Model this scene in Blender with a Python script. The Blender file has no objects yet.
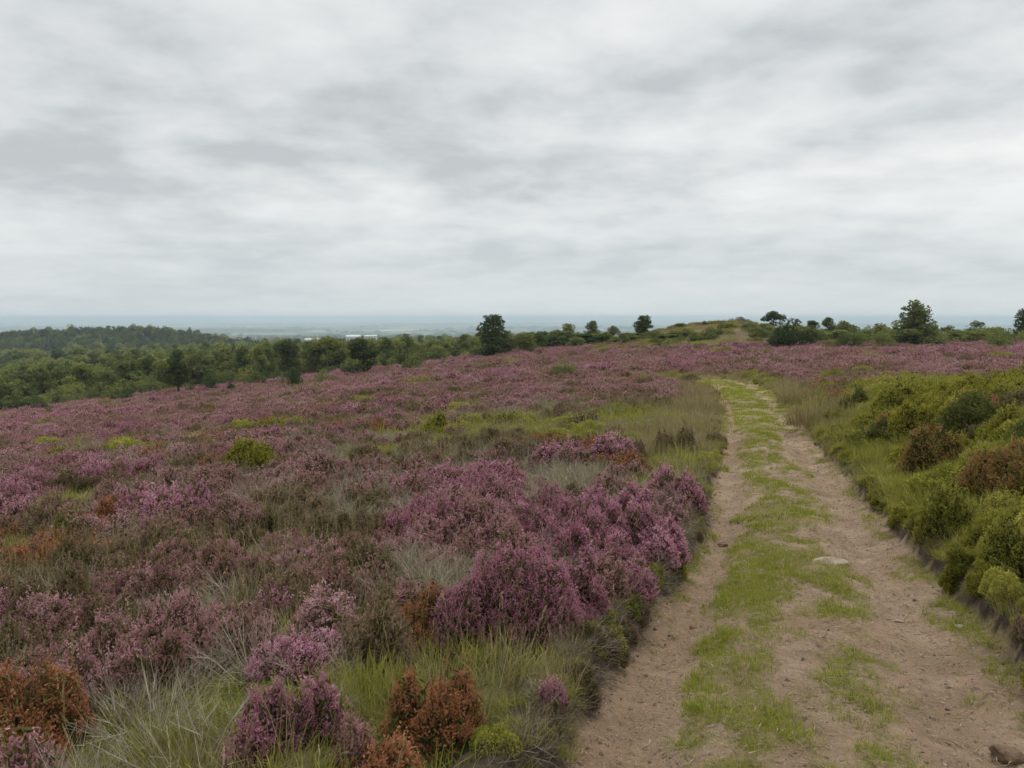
import bpy, math, random
import numpy as np
from mathutils import Vector

SEED = 11
rng = np.random.default_rng(SEED)
random.seed(SEED)
scn = bpy.context.scene
COL = scn.collection
R = math.radians

# ------------------------------------------------------------------ camera model
F, CX, CY = 804.0, 512.0, 384.0
EYE_Y = 317.0                                   # picture row of eye level
PITCH = math.atan((CY - EYE_Y) / F)
EYE = np.array([0.0, 0.0, 1.75])


def ray(px, py):
    u, v = (px - CX) / F, (CY - py) / F
    d = np.array([u, math.cos(PITCH) + v * math.sin(PITCH), -math.sin(PITCH) + v * math.cos(PITCH)])
    return d / d[1]


# ------------------------------------------------------------------ noise
def _hash(ix, iy, seed):
    ix = ix.astype(np.int64).astype(np.uint64); iy = iy.astype(np.int64).astype(np.uint64)
    m = np.uint64(0xffffffff)
    h = (ix * np.uint64(374761393) + iy * np.uint64(668265263) + np.uint64((seed * 974711 + 77) & 0xffffffff)) & m
    h = ((h ^ (h >> np.uint64(13))) * np.uint64(1274126177)) & m
    h = ((h ^ (h >> np.uint64(15))) * np.uint64(2246822519)) & m
    h = h ^ (h >> np.uint64(16))
    return h.astype(np.float64) / 4294967296.0


def vnoise(x, y, seed=0):
    x = np.asarray(x, float); y = np.asarray(y, float)
    ix, iy = np.floor(x), np.floor(y)
    fx, fy = x - ix, y - iy
    fx = fx * fx * (3 - 2 * fx); fy = fy * fy * (3 - 2 * fy)
    a = _hash(ix, iy, seed); b = _hash(ix + 1, iy, seed)
    c = _hash(ix, iy + 1, seed); d = _hash(ix + 1, iy + 1, seed)
    return (a * (1 - fx) + b * fx) * (1 - fy) + (c * (1 - fx) + d * fx) * fy


def fbm(x, y, scale, octv=3, seed=0):
    x = np.asarray(x, float) / scale; y = np.asarray(y, float) / scale
    s = 0; a = 1.0; t = 0
    for o in range(octv):
        s = s + a * vnoise(x * 2 ** o + 17.3 * o, y * 2 ** o - 9.1 * o, seed + 31 * o)
        t += a; a *= .5
    return s / t


def sstep(a, b, x):
    t = np.clip((np.asarray(x, float) - a) / (b - a), 0, 1)
    return t * t * (3 - 2 * t)


# ------------------------------------------------------------------ terrain heights
def base(x, y):
    """Moor, valley and plain without the bank of the track (world z)."""
    x = np.asarray(x, float); y = np.asarray(y, float)
    r = np.hypot(x, y) + 1e-6
    k = np.minimum(1.0, 140.0 / r)
    xc, yc = x * k, np.maximum(y * k, -25.0)
    s1 = .025 * yc - .115 * xc; s2 = .012 * yc
    w = 1.2
    sl = np.logaddexp(s1 / w, s2 / w) * w - w * math.log(2) * np.exp(-r / 30)
    D = 1.70 + .85 * (1 - np.exp(-np.minimum(r, 140) / 9.0)) + sl
    D = D + np.interp(r, [0, 140, 300, 600, 1000, 2000, 4000, 7000, 30000], [0, 0, 6.2, 17.5, 31, 55, 90, 98, 100])
    z = EYE[2] - D
    z = z + (fbm(x, y, 3.0, 3, 3) - .5) * .30 * sstep(2, 9, r) * (1 - sstep(300, 900, r))
    z = z + (fbm(x, y, 24.0, 2, 5) - .5) * 1.1 * sstep(18, 60, r) * (1 - sstep(300, 900, r))
    # stony hillock on the skyline
    hx, hy = x - 33.5, y - 124.0
    sx = np.where(hx < 0, 16.0, 10.5)
    z = z + 3.25 * (1 + .22 * (fbm(x, y, 6.0, 3, 9) - .5)) * np.exp(-(hx / sx) ** 2 - (hy / 16.0) ** 2)
    # wooded ridge
    z = z + 18.0 * np.exp(-((x + 410) / 135.0) ** 4 - ((y - 760) / 120.0) ** 2) * (1 + .25 * (fbm(x, y, 90, 2, 11) - .5))
    # low hills at the far side of the plain
    z = z + sstep(14000, 19000, r) * 85.0 * sstep(.35, .75, fbm(x, y, 5200, 2, 8))
    return z


def ground_at(px, py, fn=None):
    fn = fn or base
    d = ray(px, py)
    t = np.concatenate([np.linspace(1.5, 60, 3000), np.linspace(60.1, 400, 3400), np.linspace(401, 4000, 1800)])
    P = EYE[None] + d[None] * t[:, None]
    below = P[:, 2] <= fn(P[:, 0], P[:, 1])
    i = int(np.argmax(below)) if below.any() else len(t) - 1
    p = P[i]
    return np.array([p[0], p[1], float(fn(p[0:1], p[1:2])[0])])


def at_dist(px, dist):
    u = (px - CX) / F
    x, y = u * dist, dist
    return np.array([x, y, float(ground(np.array([x]), np.array([y]))[0])])


L_PIX = [(768, 560), (720, 590), (660, 622), (600, 660), (560, 690), (520, 706), (480, 716), (450, 721), (420, 722), (400, 718), (386, 711), (380, 702)]
R_PIX = [(690, 1040), (660, 1012), (600, 962), (560, 922), (520, 885), (480, 848), (450, 822), (420, 800), (400, 783), (388, 765), (381, 746)]
_lp = np.array([ground_at(x, y) for y, x in L_PIX]); _rp = np.array([ground_at(x, y) for y, x in R_PIX])


def _ext(p):
    k0 = (p[1, 0] - p[0, 0]) / (p[1, 1] - p[0, 1])
    near = [[p[0, 0] + k0 * (-4 - p[0, 1]), -4.0]]
    far = [[p[-1, 0] - 3.5, p[-1, 1] + 5], [p[-1, 0] - 12, p[-1, 1] + 13]]
    return np.vstack([near, p[:, :2], far])


_le, _re = _ext(_lp), _ext(_rp)
TRACK_END = 47.0
_ys = np.linspace(-4, 56, 601)


def _smooth(e):
    v = np.interp(_ys, e[:, 1], e[:, 0])
    k = np.ones(15) / 15
    return np.convolve(np.pad(v, 7, mode='edge'), k, 'valid')


_lx, _rx = _smooth(_le), _smooth(_re)


def edges(y):
    wob = (fbm(np.asarray(y) * 0 + 3.3, y, .9, 2, 41) - .5) * .22
    wob2 = (fbm(np.asarray(y) * 0 + 8.3, y, .9, 2, 43) - .5) * .22
    return np.interp(y, _ys, _lx) + wob, np.interp(y, _ys, _rx) + wob2


def sdist(x, y):
    """Distance outside the track's edges (negative on the track)."""
    xl, xr = edges(y)
    sd = np.maximum(xl - x, x - xr)
    far = np.maximum(np.asarray(y) - TRACK_END, 0)
    return np.where(far > 0, np.maximum(sd, far), sd)


def bank_h(x, y):
    xl, xr = edges(y)
    left = x < (xl + xr) / 2
    hb = np.where(left, .25, .21) * (.65 + .7 * fbm(x, y, 1.3, 2, 51))
    hb = hb * (1 - .65 * sstep(14, 26, y))
    hb = hb * np.where(left, sstep(-.02, .14, sdist(x, y)), sstep(-.02, .12, sdist(x, y)))
    rise = .85 * sstep(.1, 3.4, x - xr) * (1 - sstep(20, 36, y)) * sstep(2, 7, y)
    return hb + np.where(left, 0, rise)


def ground(x, y):
    sd = sdist(x, y)
    return base(x, y) + bank_h(x, y)


def track_z(x, y):
    xl, xr = edges(y)
    u = (x - xl) / (xr - xl)
    rut = -.085 * np.exp(-((u - .12) / .09) ** 2) - .075 * np.exp(-((u - .80) / .11) ** 2) + .03 * np.exp(-((u - .42) / .22) ** 2)
    z = base(x, y) + rut * (1 - .5 * sstep(20, 35, y)) + (fbm(x, y, .20, 4, 61) - .5) * .055 + .016 * np.maximum(fbm(x, y, .07, 2, 63) - .55, 0) / .2 + (fbm(x, y, .9, 2, 62) - .5) * .05
    return z + bank_h(x, y)


def grassiness(x, y):
    """0 bare soil .. 1 turf on the track."""
    xl, xr = edges(y)
    u = (x - xl) / (xr - xl)
    n = fbm(x, y * .55, .50, 4, 71); n2 = fbm(x, y * .45, .11, 2, 73)
    mid = sstep(.13, .30, u) * (1 - sstep(.54, .78, u))
    mid = mid * (1 - .55 * sstep(.36, .42, u) * (1 - sstep(.50, .58, u)) * (1 - sstep(4.6, 6.4, y)))
    edge_r = sstep(.84, .95, u) * .75
    edge_l = (1 - sstep(.0, .10, u)) * sstep(5, 7, y) * .75
    far = sstep(15, 34, y)
    pot = np.maximum.reduce([mid * .82, .90 * sstep(.50, .56, u) * (1 - sstep(.62, .72, u)) * (1 - sstep(6, 9, y)), 1.0 * sstep(.17, .25, u) * (1 - sstep(.36, .46, u)) * (1 - sstep(7, 12, y)), edge_r * (.62 + .5 * far), edge_l]) * (1 - .2 * far) + far * .40
    v = pot * .92 + (n - .5) * 1.5 + (n2 - .5) * 1.5
    v = v * sstep(.02, .3, pot + .16)
    return sstep(.34, .76, v)


# ------------------------------------------------------------------ mesh helpers
def mesh_np(name, V, quads=None, tris=None, mats=(), qmat=None, tmat=None, attrs=None, smooth=False):
    V = np.asarray(V, np.float32)
    quads = np.zeros((0, 4), np.int32) if quads is None else np.asarray(quads, np.int32)
    tris = np.zeros((0, 3), np.int32) if tris is None else np.asarray(tris, np.int32)
    me = bpy.data.meshes.new(name)
    nq, nt = len(quads), len(tris)
    me.vertices.add(len(V)); me.vertices.foreach_set('co', V.ravel())
    me.loops.add(nq * 4 + nt * 3)
    me.loops.foreach_set('vertex_index', np.concatenate([quads.ravel(), tris.ravel()]).astype(np.int32))
    me.polygons.add(nq + nt)
    st = np.concatenate([np.arange(nq) * 4, nq * 4 + np.arange(nt) * 3]).astype(np.int32)
    me.polygons.foreach_set('loop_start', st)
    mi = np.concatenate([np.zeros(nq, np.int32) if qmat is None else np.asarray(qmat, np.int32),
                         np.zeros(nt, np.int32) if tmat is None else np.asarray(tmat, np.int32)])
    for m in mats:
        me.materials.append(m)
    me.polygons.foreach_set('material_index', mi.astype(np.int32))
    me.polygons.foreach_set('use_smooth', np.full(nq + nt, smooth))
    for k, a in (attrs or {}).items():
        at = me.attributes.new(k, 'FLOAT', 'POINT')
        at.data.foreach_set('value', np.asarray(a, np.float32))
    me.update(calc_edges=True); me.validate()
    return me


def link(name, me, parent=None, loc=None, rotz=0.0, scale=None):
    o = bpy.data.objects.new(name, me)
    COL.objects.link(o)
    if parent is not None:
        o.parent = parent
    if loc is not None:
        o.location = [float(c) for c in loc]
    o.rotation_euler = (0, 0, rotz)
    if scale is not None:
        o.scale = scale if hasattr(scale, '__len__') else (scale,) * 3
    return o


def tag(o, label, cat, group=None):
    o['label'] = label; o['category'] = cat
    if group:
        o['group'] = group
    return o


def kind(o, k):
    o['kind'] = k
    return o


class QB:
    """Collects loose quads with a material index and a random value per quad."""
    def __init__(self):
        self.v, self.m, self.r = [], [], []

    def add(self, a, b, c, d, mat, rnd):
        q = np.stack([a, b, c, d], 1)
        self.v.append(q.reshape(-1, 3)); n = len(q)
        self.m.append(np.full(n, mat, np.int32))
        self.r.append(np.repeat(np.broadcast_to(rnd, (n,)), 4))

    def diamond(self, p, ax, side, mat, rnd):
        self.add(p - ax, p + side, p + ax, p - side, mat, rnd)

    def build(self, name, mats, only=None):
        V = np.concatenate(self.v); M = np.concatenate(self.m); r = np.concatenate(self.r)
        if only is not None:
            keep = np.isin(M, only); kv = np.repeat(keep, 4)
            V, r = V[kv], r[kv]; M = np.zeros(int(keep.sum()), np.int32)
        Q = np.arange(len(V)).reshape(-1, 4)
        return mesh_np(name, V, Q, mats=mats, qmat=M, attrs={'rnd': r})


def unit(v):
    return v / (np.linalg.norm(v, axis=-1, keepdims=True) + 1e-9)


def rand_dir(n, g):
    return unit(g.normal(size=(n, 3)))


def perp(d, g):
    return unit(np.cross(d, rand_dir(len(d), g)))


# ------------------------------------------------------------------ materials
def new_mat(name):
    m = bpy.data.materials.new(name); m.use_nodes = True
    nt = m.node_tree
    for n in list(nt.nodes):
        nt.nodes.remove(n)
    out = nt.nodes.new('ShaderNodeOutputMaterial')
    return m, nt, out


def N(nt, typ, **kw):
    n = nt.nodes.new(typ)
    for k, v in kw.items():
        if k.startswith('i_'):
            n.inputs[k[2:].replace('_', ' ')].default_value = v
        else:
            setattr(n, k, v)
    return n


def ramp(nt, stops):
    n = nt.nodes.new('ShaderNodeValToRGB')
    e = n.color_ramp.elements
    while len(e) < len(stops):
        e.new(.5)
    for el, (p, c) in zip(e, stops):
        el.position = p; el.color = (c[0], c[1], c[2], 1)
    return n


def math_n(nt, op, a, b=None):
    n = nt.nodes.new('ShaderNodeMath'); n.operation = op
    for i, v in enumerate((a, b)):
        if v is None:
            continue
        if isinstance(v, (int, float)):
            n.inputs[i].default_value = v
        else:
            nt.links.new(v, n.inputs[i])
    return n.outputs[0]


def noise_n(nt, vec, scale, detail=2, rough=.5):
    n = N(nt, 'ShaderNodeTexNoise'); n.inputs['Scale'].default_value = scale
    n.inputs['Detail'].default_value = detail; n.inputs['Roughness'].default_value = rough
    if vec is not None:
        nt.links.new(vec, n.inputs['Vector'])
    return n.outputs['Fac']


def mixc(nt, fac, a, b):
    n = nt.nodes.new('ShaderNodeMix'); n.data_type = 'RGBA'
    for sock, v in ((n.inputs[0], fac), (n.inputs[6], a), (n.inputs[7], b)):
        if isinstance(v, (int, float)):
            sock.default_value = v
        elif isinstance(v, tuple):
            sock.default_value = (v[0], v[1], v[2], 1)
        else:
            nt.links.new(v, sock)
    return n.outputs[2]


def leaf_mat(name, stops, transl=.25, obj_amt=.35, patch=None, patch_amt=.4, rough=.7):
    """Foliage / flowers: colour varies with the piece, the plant and slowly over the land."""
    m, nt, out = new_mat(name)
    at = N(nt, 'ShaderNodeAttribute', attribute_name='rnd')
    oi = N(nt, 'ShaderNodeObjectInfo')
    v = math_n(nt, 'MULTIPLY', at.outputs['Fac'], 1 - obj_amt)
    v = math_n(nt, 'ADD', v, math_n(nt, 'MULTIPLY', oi.outputs['Random'], obj_amt))
    if patch:
        geo = N(nt, 'ShaderNodeNewGeometry')
        nz = noise_n(nt, geo.outputs['Position'], patch, 2)
        v = math_n(nt, 'ADD', v, math_n(nt, 'MULTIPLY', math_n(nt, 'SUBTRACT', nz, .5), patch_amt * 2))
    rp = ramp(nt, stops); nt.links.new(v, rp.inputs[0])
    df = N(nt, 'ShaderNodeBsdfDiffuse'); tr = N(nt, 'ShaderNodeBsdfTranslucent')
    nt.links.new(rp.outputs[0], df.inputs[0]); nt.links.new(rp.outputs[0], tr.inputs[0])
    mx = N(nt, 'ShaderNodeMixShader'); mx.inputs[0].default_value = transl
    nt.links.new(df.outputs[0], mx.inputs[1]); nt.links.new(tr.outputs[0], mx.inputs[2])
    nt.links.new(mx.outputs[0], out.inputs['Surface'])
    return m


def solid_mat(name, stops, scale=4.0, rough=.85, bump=0.0, coord='Object', detail=4):
    m, nt, out = new_mat(name)
    tc = N(nt, 'ShaderNodeTexCoord')
    nz = noise_n(nt, tc.outputs[coord], scale, detail, .6)
    rp = ramp(nt, stops); nt.links.new(nz, rp.inputs[0])
    b = N(nt, 'ShaderNodeBsdfPrincipled'); b.inputs['Roughness'].default_value = rough
    b.inputs['Specular IOR Level'].default_value = .25
    nt.links.new(rp.outputs[0], b.inputs['Base Color'])
    if bump:
        bp = N(nt, 'ShaderNodeBump'); bp.inputs['Strength'].default_value = bump; bp.inputs['Distance'].default_value = .05
        nt.links.new(nz, bp.inputs['Height']); nt.links.new(bp.outputs[0], b.inputs['Normal'])
    nt.links.new(b.outputs[0], out.inputs['Surface'])
    return m


M = {}
M['twig'] = leaf_mat('heather_twig', [(0, (.045, .036, .018)), (.5, (.095, .092, .032)), (1, (.15, .135, .055))], .1)
M['bloom'] = leaf_mat('heather_bloom', [(0, (0.235, 0.129, 0.095)), (.28, (0.358, 0.168, 0.202)), (.65, (0.526, 0.252, 0.336)), (1, (0.773, 0.504, 0.582))], .25, .35)
M['faded'] = leaf_mat('heather_faded', [(0, (0.218, 0.149, 0.092)), (.35, (0.356, 0.201, 0.172)), (.7, (0.494, 0.282, 0.305)), (1, (0.655, 0.437, 0.471))], .2, .4)
M['rust'] = leaf_mat('heather_rust', [(0, (.14, .11, .035)), (.3, (.31, .145, .070)), (.65, (.44, .195, .10)), (1, (.58, .31, .19))], .2, .3)
M['dull'] = leaf_mat('heather_dull', [(0, (0.115, 0.103, 0.048)), (.4, (0.207, 0.161, 0.092)), (.75, (0.310, 0.207, 0.149)), (1, (0.414, 0.310, 0.230))], .2, .4)
M['leaf'] = leaf_mat('bilberry_leaf', [(0, (0.132, 0.150, 0.026)), (.45, (0.282, 0.282, 0.054)), (.8, (0.420, 0.396, 0.090)), (1, (0.552, 0.468, 0.168))], .3, .4)
M['gorse'] = leaf_mat('gorse_leaf', [(0, (0.120, 0.126, 0.019)), (.5, (0.276, 0.270, 0.041)), (1, (0.444, 0.408, 0.072))], .3, .2)
M['dark'] = leaf_mat('dark_leaf', [(0, (0.069, 0.081, 0.022)), (.5, (0.138, 0.156, 0.043)), (1, (0.237, 0.250, 0.075))], .25, .3)
M['grass'] = leaf_mat('grass_blade', [(0, (0.132, 0.138, 0.028)), (.45, (0.242, 0.248, 0.046)), (.8, (0.352, 0.336, 0.094)), (1, (0.484, 0.418, 0.187))], .35, .45)
M['turf'] = leaf_mat('turf_blade', [(0, (.13, .15, .020)), (.45, (.23, .26, .032)), (.8, (.33, .345, .06)), (1, (.44, .39, .13))], .35, .4)
M['straw'] = leaf_mat('straw_blade', [(0, (.15, .12, .05)), (.5, (.28, .23, .11)), (1, (.42, .37, .21))], .3, .4)
M['grey'] = leaf_mat('dead_twig', [(0, (0.143, 0.121, 0.083)), (.5, (0.297, 0.264, 0.187)), (1, (0.473, 0.429, 0.330))], .1, .4)
M['litter'] = leaf_mat('dry_litter', [(0, (.13, .095, .055)), (.5, (.23, .18, .11)), (1, (.36, .29, .19))], .1, .3)
M['bark'] = solid_mat('bark', [(.3, (.035, .028, .02)), (.7, (.10, .085, .065))], 12, .9, .5)
M['stone'] = solid_mat('stone', [(.3, (.16, .125, .09)), (.55, (.28, .225, .165)), (.75, (.38, .33, .26))], 9, .85, .6)
M['brownstone'] = solid_mat('brown_stone', [(.3, (.07, .045, .028)), (.55, (.15, .098, .062)), (.8, (.23, .165, .11))], 9, .85, .6)
M['peat'] = solid_mat('peat', [(.3, (.05, .036, .024)), (.7, (.14, .105, .075))], 9, .95, .4)
M['root'] = leaf_mat('root', [(0, (.07, .055, .04)), (.5, (.16, .13, .10)), (1, (.28, .24, .19))], .0, .3)
M['rock'] = solid_mat('rock', [(.3, (.10, .095, .085)), (.7, (.26, .25, .22))], 2, .9, .6)
M['white'] = solid_mat('white_cladding', [(.3, (.46, .46, .45)), (.7, (.54, .54, .53))], .2, .5)
M['roof'] = solid_mat('pale_roof', [(.3, (.50, .51, .52)), (.7, (.62, .63, .63))], .2, .5)
M['glaz'] = solid_mat('dark_opening', [(.3, (.05, .055, .06)), (.7, (.08, .085, .09))], .2, .3)


def tree_leaf(name, a, b, c):
    return leaf_mat(name, [(0, a), (.5, b), (1, c)], .38, .42, .03, .10)


M['oak'] = tree_leaf('broadleaf', (.065, .085, .028), (.135, .162, .052), (.22, .25, .085))
M['birch'] = tree_leaf('birch_leaf', (.095, .115, .032), (.195, .215, .062), (.31, .325, .105))
M['pine'] = tree_leaf('pine_needle', (.030, .047, .020), (.066, .092, .036), (.115, .15, .056))
M['willow'] = tree_leaf('willow_leaf', (.09, .115, .035), (.17, .20, .07), (.27, .29, .12))


# ---- ground material
def ground_material():
    m, nt, out = new_mat('moor_ground')
    geo = N(nt, 'ShaderNodeNewGeometry'); P = geo.outputs['Position']
    n1 = noise_n(nt, P, 1.1, 5, .65)
    near = ramp(nt, [(.30, (.030, .026, .013)), (.48, (.070, .072, .024)), (.62, (.105, .082, .045)), (.8, (.12, .115, .045))])
    nt.links.new(n1, near.inputs[0])
    # moor colour between the plants further off
    n2 = noise_n(nt, P, .11, 5, .65)
    mid = ramp(nt, [(.30, (.09, .10, .03)), (.45, (.14, .105, .065)), (.6, (.19, .125, .115)), (.75, (.17, .15, .06))])
    nt.links.new(n2, mid.inputs[0])
    ln = N(nt, 'ShaderNodeVectorMath', operation='LENGTH'); nt.links.new(P, ln.inputs[0]); r = ln.outputs['Value']

    def rng_(a, b):
        mr = N(nt, 'ShaderNodeMapRange'); mr.inputs['From Min'].default_value = a; mr.inputs['From Max'].default_value = b
        nt.links.new(r, mr.inputs['Value']); return mr.outputs[0]
    c = mixc(nt, rng_(12, 40), near.outputs[0], mid.outputs[0])
    n3 = noise_n(nt, P, .05, 4, .6)
    wood = ramp(nt, [(.35, (.045, .058, .018)), (.65, (.085, .095, .032))]); nt.links.new(n3, wood.inputs[0])
    c = mixc(nt, rng_(125, 170), c, wood.outputs[0])
    # fields of the plain: patchwork of crops, hedges and woods
    vo = N(nt, 'ShaderNodeTexVoronoi'); vo.inputs['Scale'].default_value = .0035; nt.links.new(P, vo.inputs['Vector'])
    sep = N(nt, 'ShaderNodeSeparateColor'); nt.links.new(vo.outputs['Color'], sep.inputs[0])
    fl = ramp(nt, [(.0, (.035, .05, .02)), (.42, (.06, .085, .03)), (.6, (.15, .17, .07)), (.8, (.30, .27, .14)), (.97, (.45, .42, .36))])
    nt.links.new(sep.outputs[0], fl.inputs[0])
    n4 = noise_n(nt, P, .0011, 4, .6)
    wd = ramp(nt, [(.47, (0, 0, 0)), (.55, (1, 1, 1))]); nt.links.new(n4, wd.inputs[0])
    pl = mixc(nt, wd.outputs[0], fl.outputs[0], (.03, .045, .02))
    c = mixc(nt, rng_(1100, 1900), c, pl)
    b = N(nt, 'ShaderNodeBsdfPrincipled'); b.inputs['Roughness'].default_value = .95; b.inputs['Specular IOR Level'].default_value = .1
    nt.links.new(c, b.inputs['Base Color'])
    bp = N(nt, 'ShaderNodeBump'); bp.inputs['Strength'].default_value = .7; bp.inputs['Distance'].default_value = .08
    nt.links.new(noise_n(nt, P, 9, 4, .7), bp.inputs['Height']); nt.links.new(bp.outputs[0], b.inputs['Normal'])
    nt.links.new(b.outputs[0], out.inputs['Surface'])
    return m


def track_material():
    m, nt, out = new_mat('track_soil')
    geo = N(nt, 'ShaderNodeNewGeometry'); P = geo.outputs['Position']
    g = N(nt, 'ShaderNodeAttribute', attribute_name='grass').outputs['Fac']
    bk = N(nt, 'ShaderNodeAttribute', attribute_name='bank').outputs['Fac']
    big = noise_n(nt, P, 1.3, 4, .6); fine = noise_n(nt, P, 38, 5, .75); mid = noise_n(nt, P, 7, 4, .65)
    soil = ramp(nt, [(.30, (.175, .112, .070)), (.44, (.29, .200, .130)), (.58, (.40, .292, .200)), (.74, (.53, .42, .315))])
    s = math_n(nt, 'ADD', math_n(nt, 'MULTIPLY', big, .45), math_n(nt, 'ADD', math_n(nt, 'MULTIPLY', mid, .3), math_n(nt, 'MULTIPLY', fine, .25)))
    nt.links.new(s, soil.inputs[0])
    warm = noise_n(nt, P, .55, 3, .6)
    wr = ramp(nt, [(.50, (0, 0, 0)), (.68, (1, 1, 1))]); nt.links.new(warm, wr.inputs[0])
    lf = N(nt, 'ShaderNodeAttribute', attribute_name='leftrut').outputs['Fac']
    wl = math_n(nt, 'MULTIPLY', lf, math_n(nt, 'ADD', .25, big))
    c = mixc(nt, math_n(nt, 'MULTIPLY', wr.outputs[0], .35), soil.outputs[0], (.33, .20, .12))
    c = mixc(nt, math_n(nt, 'MULTIPLY', wl, .70), c, mixc(nt, mid, (.20, .125, .070), (.40, .265, .16)))
    vo = N(nt, 'ShaderNodeTexVoronoi'); vo.inputs['Scale'].default_value = 26; nt.links.new(P, vo.inputs['Vector'])
    sep = N(nt, 'ShaderNodeSeparateColor'); nt.links.new(vo.outputs['Color'], sep.inputs[0])
    peb = ramp(nt, [(.58, (0, 0, 0)), (.64, (1, 1, 1))]); nt.links.new(sep.outputs[0], peb.inputs[0])
    size = ramp(nt, [(.22, (1, 1, 1)), (.40, (0, 0, 0))]); nt.links.new(vo.outputs['Distance'], size.inputs[0])
    pm = math_n(nt, 'MULTIPLY', peb.outputs[0], size.outputs[0])
    pc = ramp(nt, [(.0, (.12, .085, .06)), (.5, (.34, .27, .20)), (1, (.50, .43, .35))]); nt.links.new(sep.outputs[1], pc.inputs[0])
    c = mixc(nt, math_n(nt, 'MULTIPLY', pm, .8), c, pc.outputs[0])
    dmp = ramp(nt, [(.42, (1, 1, 1)), (.56, (0, 0, 0))]); nt.links.new(noise_n(nt, P, 2.3, 5, .7), dmp.inputs[0])
    c = mixc(nt, math_n(nt, 'MULTIPLY', dmp.outputs[0], .42), c, (.20, .135, .085))
    grv = ramp(nt, [(.55, (0, 0, 0)), (.66, (1, 1, 1))]); nt.links.new(noise_n(nt, P, 70, 3, .8), grv.inputs[0])
    c = mixc(nt, math_n(nt, 'MULTIPLY', grv.outputs[0], .40), c, (.56, .47, .36))
    tn = noise_n(nt, P, 16, 4, .7)
    turf = ramp(nt, [(.3, (.10, .085, .035)), (.5, (.20, .175, .060)), (.7, (.32, .27, .13))]); nt.links.new(tn, turf.inputs[0])
    gn = ramp(nt, [(.40, (0, 0, 0)), (.60, (1, 1, 1))]); nt.links.new(noise_n(nt, P, 30, 3, .7), gn.inputs[0])
    gm = math_n(nt, 'MULTIPLY', g, math_n(nt, 'ADD', .25, math_n(nt, 'MULTIPLY', gn.outputs[0], .6)))
    c = mixc(nt, gm, c, turf.outputs[0])
    peat = ramp(nt, [(.3, (.030, .022, .014)), (.6, (.095, .072, .052)), (.8, (.16, .125, .095))]); nt.links.new(mid, peat.inputs[0])
    c = mixc(nt, bk, c, peat.outputs[0])
    b = N(nt, 'ShaderNodeBsdfPrincipled'); b.inputs['Roughness'].default_value = .92; b.inputs['Specular IOR Level'].default_value = .15
    nt.links.new(c, b.inputs['Base Color'])
    h = math_n(nt, 'ADD', math_n(nt, 'MULTIPLY', pm, .5), math_n(nt, 'ADD', fine, math_n(nt, 'MULTIPLY', mid, 1.2)))
    bp = N(nt, 'ShaderNodeBump'); bp.inputs['Strength'].default_value = 1.0; bp.inputs['Distance'].default_value = .04
    nt.links.new(h, bp.inputs['Height']); nt.links.new(bp.outputs[0], b.inputs['Normal'])
    nt.links.new(b.outputs[0], out.inputs['Surface'])
    return m


# ------------------------------------------------------------------ ground and track sheets
def sinh_axis(a, lo, hi, n):
    t = np.linspace(math.asinh(lo / a), math.asinh(hi / a), n)
    return a * np.sinh(t)


def grid_mesh(X, Y, Z, attrs=None, mats=(), name='g'):
    ny, nx = X.shape
    V = np.stack([X, Y, Z], -1).reshape(-1, 3)
    i = np.arange(ny * nx).reshape(ny, nx)
    Q = np.stack([i[:-1, :-1], i[:-1, 1:], i[1:, 1:], i[1:, :-1]], -1).reshape(-1, 4)
    return mesh_np(name, V, Q, mats=mats, attrs=attrs, smooth=True)


gx = sinh_axis(4.0, -21000, 21000, 560)
gy = sinh_axis(4.0, -60, 21000, 480) + 4.0
X, Y = np.meshgrid(gx, gy)
Z = ground(X, Y)
sd = sdist(X, Y)
near_t = (Y < 60) & (np.abs(X) < 30)
Z = np.where(near_t & (sd < .55), Z - .16 * (1 - sstep(.22, .55, sd)), Z)
kind(link('ground', grid_mesh(X, Y, Z, mats=[ground_material()], name='ground')), 'structure')

ty = np.concatenate([np.arange(-1, 9, .045), np.arange(9, 22, .09), np.arange(22, TRACK_END + 2, .2)])
tu = np.linspace(0, 1, 110)
xl, xr = edges(ty)
TX = (xl - .42)[:, None] + ((xr - xl) + .84)[:, None] * tu[None]
TY = np.repeat(ty[:, None], len(tu), 1)
TZ = track_z(TX, TY)
sdt = sdist(TX, TY)
TZ = TZ - .12 * sstep(.30, .42, sdt) - .35 * sstep(TRACK_END - 1, TRACK_END + 1, TY)
gr = grassiness(TX, TY)
bkm = sstep(-.01, .03, sdt + (fbm(TX, TY, .10, 3, 81) - .5) * .16) * (1 - .75 * sstep(14, 26, TY))
gr = np.maximum(gr, sstep(14, 26, TY) * sstep(-.1, .1, sdt) * .9)
_u = (TX - xl[:, None]) / (xr - xl)[:, None]
lr = (1 - sstep(.10, .24, _u)) * (1 - sstep(6, 13, TY))
kind(link('track', grid_mesh(TX, TY, TZ, attrs={'leftrut': lr.ravel(), 'grass': gr.ravel(), 'bank': bkm.ravel()}, mats=[track_material()], name='track')), 'structure')


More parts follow.
